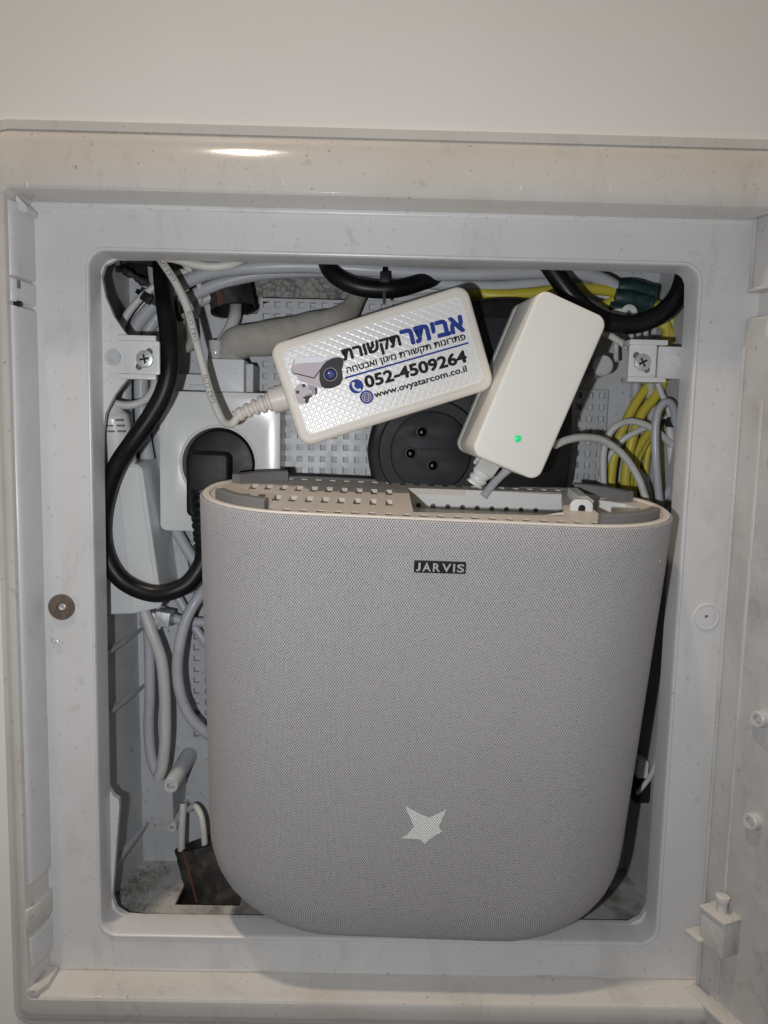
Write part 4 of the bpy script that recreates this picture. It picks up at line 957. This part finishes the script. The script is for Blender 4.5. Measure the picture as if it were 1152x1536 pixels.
b2 = tube('cable', [P(806, 368, 30), P(822, 395, 28), P(850, 434, 26), P(880, 466, 25), (P(915, 484, 25)), P(955, 486, 25), P(992, 470, 25), P(1018, 440, 26), P(1030, 400, 28)], 5.0, M['blackrub'], None, 'thick black cable hanging in a deep curve at the top right', 'cable', seg=20)
# cable ties
def tie(px_, py_, d, r, ang, label, head=True, tail=0, flat=.6):
    t = thing('cable_tie', P(px_, py_, d), label, 'cable tie'); ax = Vector((math.cos(ang), 0, math.sin(ang))); o_ = P(px_, py_, d)
    fr = Fr(o_-ax*1.3, Vector((0, -1, 0)), Vector((0, -1, 0)).cross(ax)*-1)
    u = Vector((0, -1, 0)); s = ax.cross(u); vs = []; fs = []
    for k in range(20):
        a_ = 2*math.pi*k/20
        for off, rr_ in ((-1.3, r), (1.3, r), (1.3, r+.9), (-1.3, r+.9)): vs.append(o_+ax*off+u*(rr_*math.cos(a_))+s*(rr_*math.sin(a_)))
    for k in range(20):
        for j in range(4): fs.append((k*4+j, k*4+(j+1) % 4, ((k+1) % 20)*4+(j+1) % 4, ((k+1) % 20)*4+j))
    mk('strap', vs, fs, M['black'], t)
    c = o_+u*(r+1); slab('tie_head', Fr(c, ax, s), -2.6, -3, 2.6, 3, -1.5, 2.2, .6, M['black'], t, e=.4)
    if tail: tube('tie_tail', [c, c+s*tail*.5+u*1, c+s*tail], 1.0, M['black'], t, seg=6, flat=.4)
tie(577, 420, 44, 6.0, 0, 'small black cable tie with a square head on the black cable at the top middle', tail=14)
tie(229, 452, 58, 9.5, 1.0, 'black cable tie round the grey cables at the upper left')
tie(268, 466, 56, 5, .2, 'black cable tie showing behind the thin white lead at the upper left')
# yellow and grey cables on the right
GY = 'yellow cables along the cabinet'
cable([(690, 430, 62), (712, 438, 60), (745, 443, 58), (800, 440, 57), (850, 434, 57), (900, 434, 58), (938, 441, 60)], 17, M['yellow'], 'yellow cable running straight along the top towards the green tape', seg=16)
cable([(860, 408, 80), (880, 398, 76), (898, 386, 70), (912, 374, 66)], 13, M['yellow'], 'short yellow cable end leaving the conduit at the top right')
cable([(884, 468, 66), (900, 461, 63), (918, 452, 61), (936, 446, 60)], 14, M['yellow'], 'short lower yellow cable entering the green tape from below')
cable([(966, 452, 60), (985, 462, 60), (998, 482, 60), (1000, 515, 60), (992, 560, 62), (968, 584, 62), (946, 618, 62), (926, 665, 62), (916, 720, 64), (918, 790, 66)], 14.5, M['yellow'], 'leftmost yellow cable arching down below the right bracket', GY, seg=14)
cable([(966, 455, 62), (980, 475, 62), (1004, 500, 60), (1005, 540, 62), (986, 590, 60), (962, 622, 60), (946, 668, 60), (938, 720, 62), (938, 790, 66)], 15, M['yellow'], 'second yellow cable, running inside the leftmost one on the right', GY, seg=14)
cable([(1016, 520, 64), (1015, 560, 64), (1006, 600, 64), (980, 640, 66), (960, 668, 66), (946, 705, 66), (942, 790, 68)], 13, M['yellow'], 'yellow cable slanting from the upper right behind the grey loops', GY)
cable([(990, 635, 70), (978, 655, 70), (970, 690, 70), (966, 730, 70), (962, 790, 70)], 10, M['yellow'], 'thin yellow cable dropping near the right wall', GY)
cable([(983, 455, 62), (1000, 470, 62), (1012, 492, 62), (1014, 520, 64), (1015, 560, 64)], 12, M['yellow'], 'outer yellow cable curving beside the end of the green tape', GY)
gt = thing('tape_wrap', P(960, 460, 58), 'dark green tape wrapped round the bundle at the top right', 'tape')
for k, (pa, pb, r) in enumerate((((926, 430, 58), (980, 440, 58), 4.6), ((922, 446, 56), (975, 456, 56), 5.0), ((914, 462, 60), (972, 470, 60), 4.2))):
    p_ = smoothpath([P(*pa), (P(*pa)+P(*pb))/2+Vector((0, -1, .6)), P(*pb)], 10)
    vs, fs, uv, _ = tube_geo(p_, lambda t, r=r: r*(1+.06*math.sin(t*9+r))+random.uniform(-.15, .15), 14); sm(mk('tape', vs, fs, M['green'], gt), 50)
# eyelet lug near the tape
ey = thing('cable_lug', P(935, 468, 50), 'round grey eyelet lug under the green tape', 'lug')
ef = Fr(P(944, 469, 50), (1, 0, .15), (-.15, 0, 1)); plate('eyelet', ef, circ(0, 0, 4.6, 28), [circ(0, 0, 1.5, 16)], -2, 0, M['box'], ey, bevel=.3)
slab('shank', ef, -9.5, -4, -2.5, 3.2, -3.5, -.6, 2, M['box'], ey, e=.6); mk('eyelet_hole', [ef.w(x, y, -1.6) for x, y in circ(0, 0, 1.8, 12)], [tuple(range(12))], M['rubber'], ey)
GR = 'thin grey cables curling at the right side'
cable([(832, 668, 12), (850, 660, 16), (875, 656, 22), (905, 661, 30), (935, 683, 36), (958, 718, 38), (972, 760, 36)], 11.5, M['grey2'], 'grey cable arching from the small white adapter across to the right end of the router', GR)
cable([(908, 790, 56), (905, 720, 54), (906, 675, 52), (918, 645, 50), (942, 632, 50), (968, 637, 50), (990, 651, 50), (1008, 668, 52)], 10.5, M['grey2'], 'grey cable making a tall arch over the yellow cables', GR)
cable([(898, 735, 66), (908, 695, 62), (932, 662, 58), (960, 645, 56), (990, 632, 56), (1010, 620, 58)], 9.5, M['grey2'], 'grey cable slanting up across the yellow cables to the right', GR)
pr = cable([(994, 800, 42), (988, 740, 40), (984, 690, 38), (983, 645, 38), (988, 615, 38), (1000, 603, 38), (1010, 612, 40), (1013, 640, 46)], 12, M['grey'], 'grey printed cable turning over in a narrow loop by the right wall', GR)
cable_text(pr, 'CABLE SF/UTP  CABLE SF/UTP', 12, 2.6, M['ink'], r=2.0)
cable([(1004, 640, 52), (1006, 680, 54), (1008, 720, 56), (1006, 790, 58)], 11, M['thin'], 'pale cable hanging straight down closest to the right wall', GR)
cable([(985, 570, 56), (992, 590, 55), (1000, 606, 54), (1006, 625, 54)], 9, M['grey2'], 'short pale cable from the right bracket to the black tie', GR)
cable([(1000, 500, 66), (1012, 545, 66), (1002, 590, 66), (985, 625, 66), (974, 655, 67), (956, 690, 68), (950, 735, 68), (950, 790, 68)], 12, M['yellow'], 'yellow cable deepest in the bundle, half hidden by the others on the right', GY)
cable([(905, 790, 72), (900, 735, 72), (904, 700, 72), (922, 672, 72), (948, 655, 72), (985, 640, 70)], 8, M['grey2'], 'thin grey cable curving low behind the yellow bundle', GR)
for k, (x, lb) in enumerate(((950, 'grey cable standing behind the yellow ones, nearest the perforated plate'), (968, 'middle grey cable standing behind the yellow ones'), (984, 'grey cable standing behind the yellow ones, nearest the right wall'))):
    cable([(x+4, 565, 76), (x+3, 640, 75), (x-1, 700, 75), (x-4, 790, 75)], 16, M['grey'], lb, 'grey cables standing at the right back of the cabinet')
cable([(975, 570, 60), (976, 590, 62), (978, 625, 66), (975, 650, 70)], 14, M['clear'], 'piece of clear sleeve under the right bracket', name='clear_sleeve', cat='sleeve')
cable([(982, 770, 52), (995, 748, 52), (1008, 728, 54)], 11, M['grey'], 'short grey cable slanting by the right end of the router, upper one')
cable([(996, 775, 50), (1005, 762, 52), (1012, 750, 54)], 11, M['grey'], 'short grey cable slanting by the right end of the router, lower one')
tie(1004, 634, 50, 3.6, 1.45, 'black cable tie on the thin cables by the right wall')
cable([(938, 735, 70), (925, 750, 70), (900, 775, 70)], 9, M['grey2'], 'thin grey cable end low beside the perforated plate')
cable([(905, 498, 40), (918, 505, 36), (936, 517, 32), (943, 522, 30)], 10, M['thin'], 'short pale cable reaching to the top of the right bracket')
cable([(924, 505, 62), (924, 525, 62), (924, 542, 60)], 8, M['thin'], 'short upright white cable left of the right bracket')
cable([(770, 448, 72), (785, 445, 70), (800, 455, 66), (812, 466, 60)], 8, M['thin'], 'pale wire peeping out above the small white adapter')
for x, w_ in ((946, 'leftmost'), (957, 'middle'), (968, 'rightmost')): cable([(x, 485, 66), (x+1, 505, 66), (x+2, 525, 66)], 8, M['grey'], w_+' of the three short grey cables showing above the right bracket', 'grey cable ends above the right bracket')
tube('sealant_strand', [P(168, 402, 66), P(185, 406, 60), P(203, 416, 58), P(222, 427, 60), P(240, 430, 64)], lambda t: 1.9+.5*math.sin(t*23)+.3*math.sin(t*51), M['conduit'], None, 'lumpy grey strand of old sealant in the top left corner', 'sealant', seg=8, step=8)
# sleeve and short cable at the upper left middle
tube('cable_sleeve', [P(345, 555, 60), P(346, 528, 58), P(362, 513, 56), P(400, 508, 54), P(450, 497, 54), P(495, 484, 56), P(522, 468, 60), P(538, 440, 64), P(545, 415, 68)], lambda t: 8.4+1.4*math.sin(t*3.1)-(5.2*max(0, t-.45)/.55)+.35*math.sin(t*37), M['sleeve'], None, 'wide crumpled grey-beige sleeve coming from behind the printed adapter', 'sleeve', seg=20, flat=.8, step=8)
cable([(354, 458, 74), (352, 475, 66), (344, 495, 62), (334, 512, 60), (328, 530, 60), (326, 550, 62)], 18, M['grey2'], 'short pale cable from the red-striped conduit down to the socket module', seg=16)
cable([(325, 512, 56), (324, 530, 56), (322, 548, 58)], 23, M['clear'], 'clear sleeve round the cable above the socket module', name='clear_sleeve', cat='sleeve')
# left lower cables
GLL = 'grey cables at the lower left of the cabinet'
cable([(222, 925, 54), (224, 975, 54), (225, 1040, 54), (223, 1090, 54), (227, 1135, 54), (236, 1160, 54)], 16, M['grey'], 'left strand of the long cable loop hanging under the junction box', GLL, seg=16)
cable([(216, 915, 50), (228, 950, 48), (242, 990, 48), (247, 1040, 48), (248, 1100, 48), (244, 1145, 50), (238, 1166, 52)], 18, M['grey2'], 'right strand of the long cable loop hanging under the junction box', GLL, seg=16)
cable([(318, 870, 60), (300, 893, 52), (281, 925, 48), (270, 965, 46), (266, 1005, 46), (272, 1045, 46), (288, 1078, 48), (318, 1106, 52)], 17, M['grey'], 'thick grey cable bowing out from behind the router on the left', GLL, seg=16)
cable([(238, 912, 64), (258, 926, 62), (280, 932, 62), (330, 934, 62)], 15, M['grey'], 'grey cable running sideways under the junction box to behind the router', GLL)
cable([(262, 790, 72), (275, 815, 70), (292, 842, 68), (320, 880, 66)], 17, M['grey'], 'grey cable slanting from below the white socket to behind the router', GLL)
cable([(258, 880, 70), (275, 910, 68), (295, 945, 66), (325, 985, 66)], 13, M['grey'], 'grey cable crossing behind the bowed one beside the router', GLL)
# white moulded connector at the left edge
wc = thing('connector', P(178, 690, 34), 'white moulded connector with slotted grip at the left edge, above the junction box', 'connector')
wp = smoothpath([P(158, 592, 32), P(166, 618, 33), P(172, 640, 34), P(182, 700, 38)], 8)
vs, fs, uv, _ = tube_geo(wp, lambda t: 3.2+5.2*min(1, t*2.0), 20); sm(mk('connector_body', vs, fs, M['box'], wc), 40)
for r_ in range(3):
    for c_ in range(2):
        f_ = WALLF(25.4); x, y = f_.px(163+c_*15+r_*1.5, 630+r_*8.5); slab('grip_slot', f_, x-1.9, y-.5, x+1.9, y+.5, -2.5, 0, .5, M['rubber'], wc, e=.2)
# right lower: thin white cables beside the router
cable([(1002, 930, 40), (996, 1000, 42), (991, 1080, 44), (987, 1130, 46), (975, 1165, 48), (955, 1190, 50)], 7.5, M['thin'], 'thin white cable running down the gap right of the router, outer one', 'thin white cables in the gap right of the router')
cable([(1000, 960, 46), (993, 1040, 48), (986, 1100, 50), (981, 1150, 50), (965, 1180, 54)], 7.5, M['grey2'], 'thin white cable running down the gap right of the router, inner one', 'thin white cables in the gap right of the router')
wc = thing('connector', P(970, 1185, 54), 'black connector end at the lower right behind the router', 'connector')
slab('connector_body', WALLF(50), *WALLF(50).px(950, 1205), *WALLF(50).px(977, 1170), -14, 0, 1.5, M['black'], wc, e=.6)
slab('connector_clip', WALLF(50), *WALLF(50).px(955, 1168), *WALLF(50).px(974, 1142), -10, 0, 1.5, M['box'], wc, e=.6)
for b in list(bpy.data.objects):
    if b.type == 'MESH' and not b.data.polygons: bpy.data.objects.remove(b)
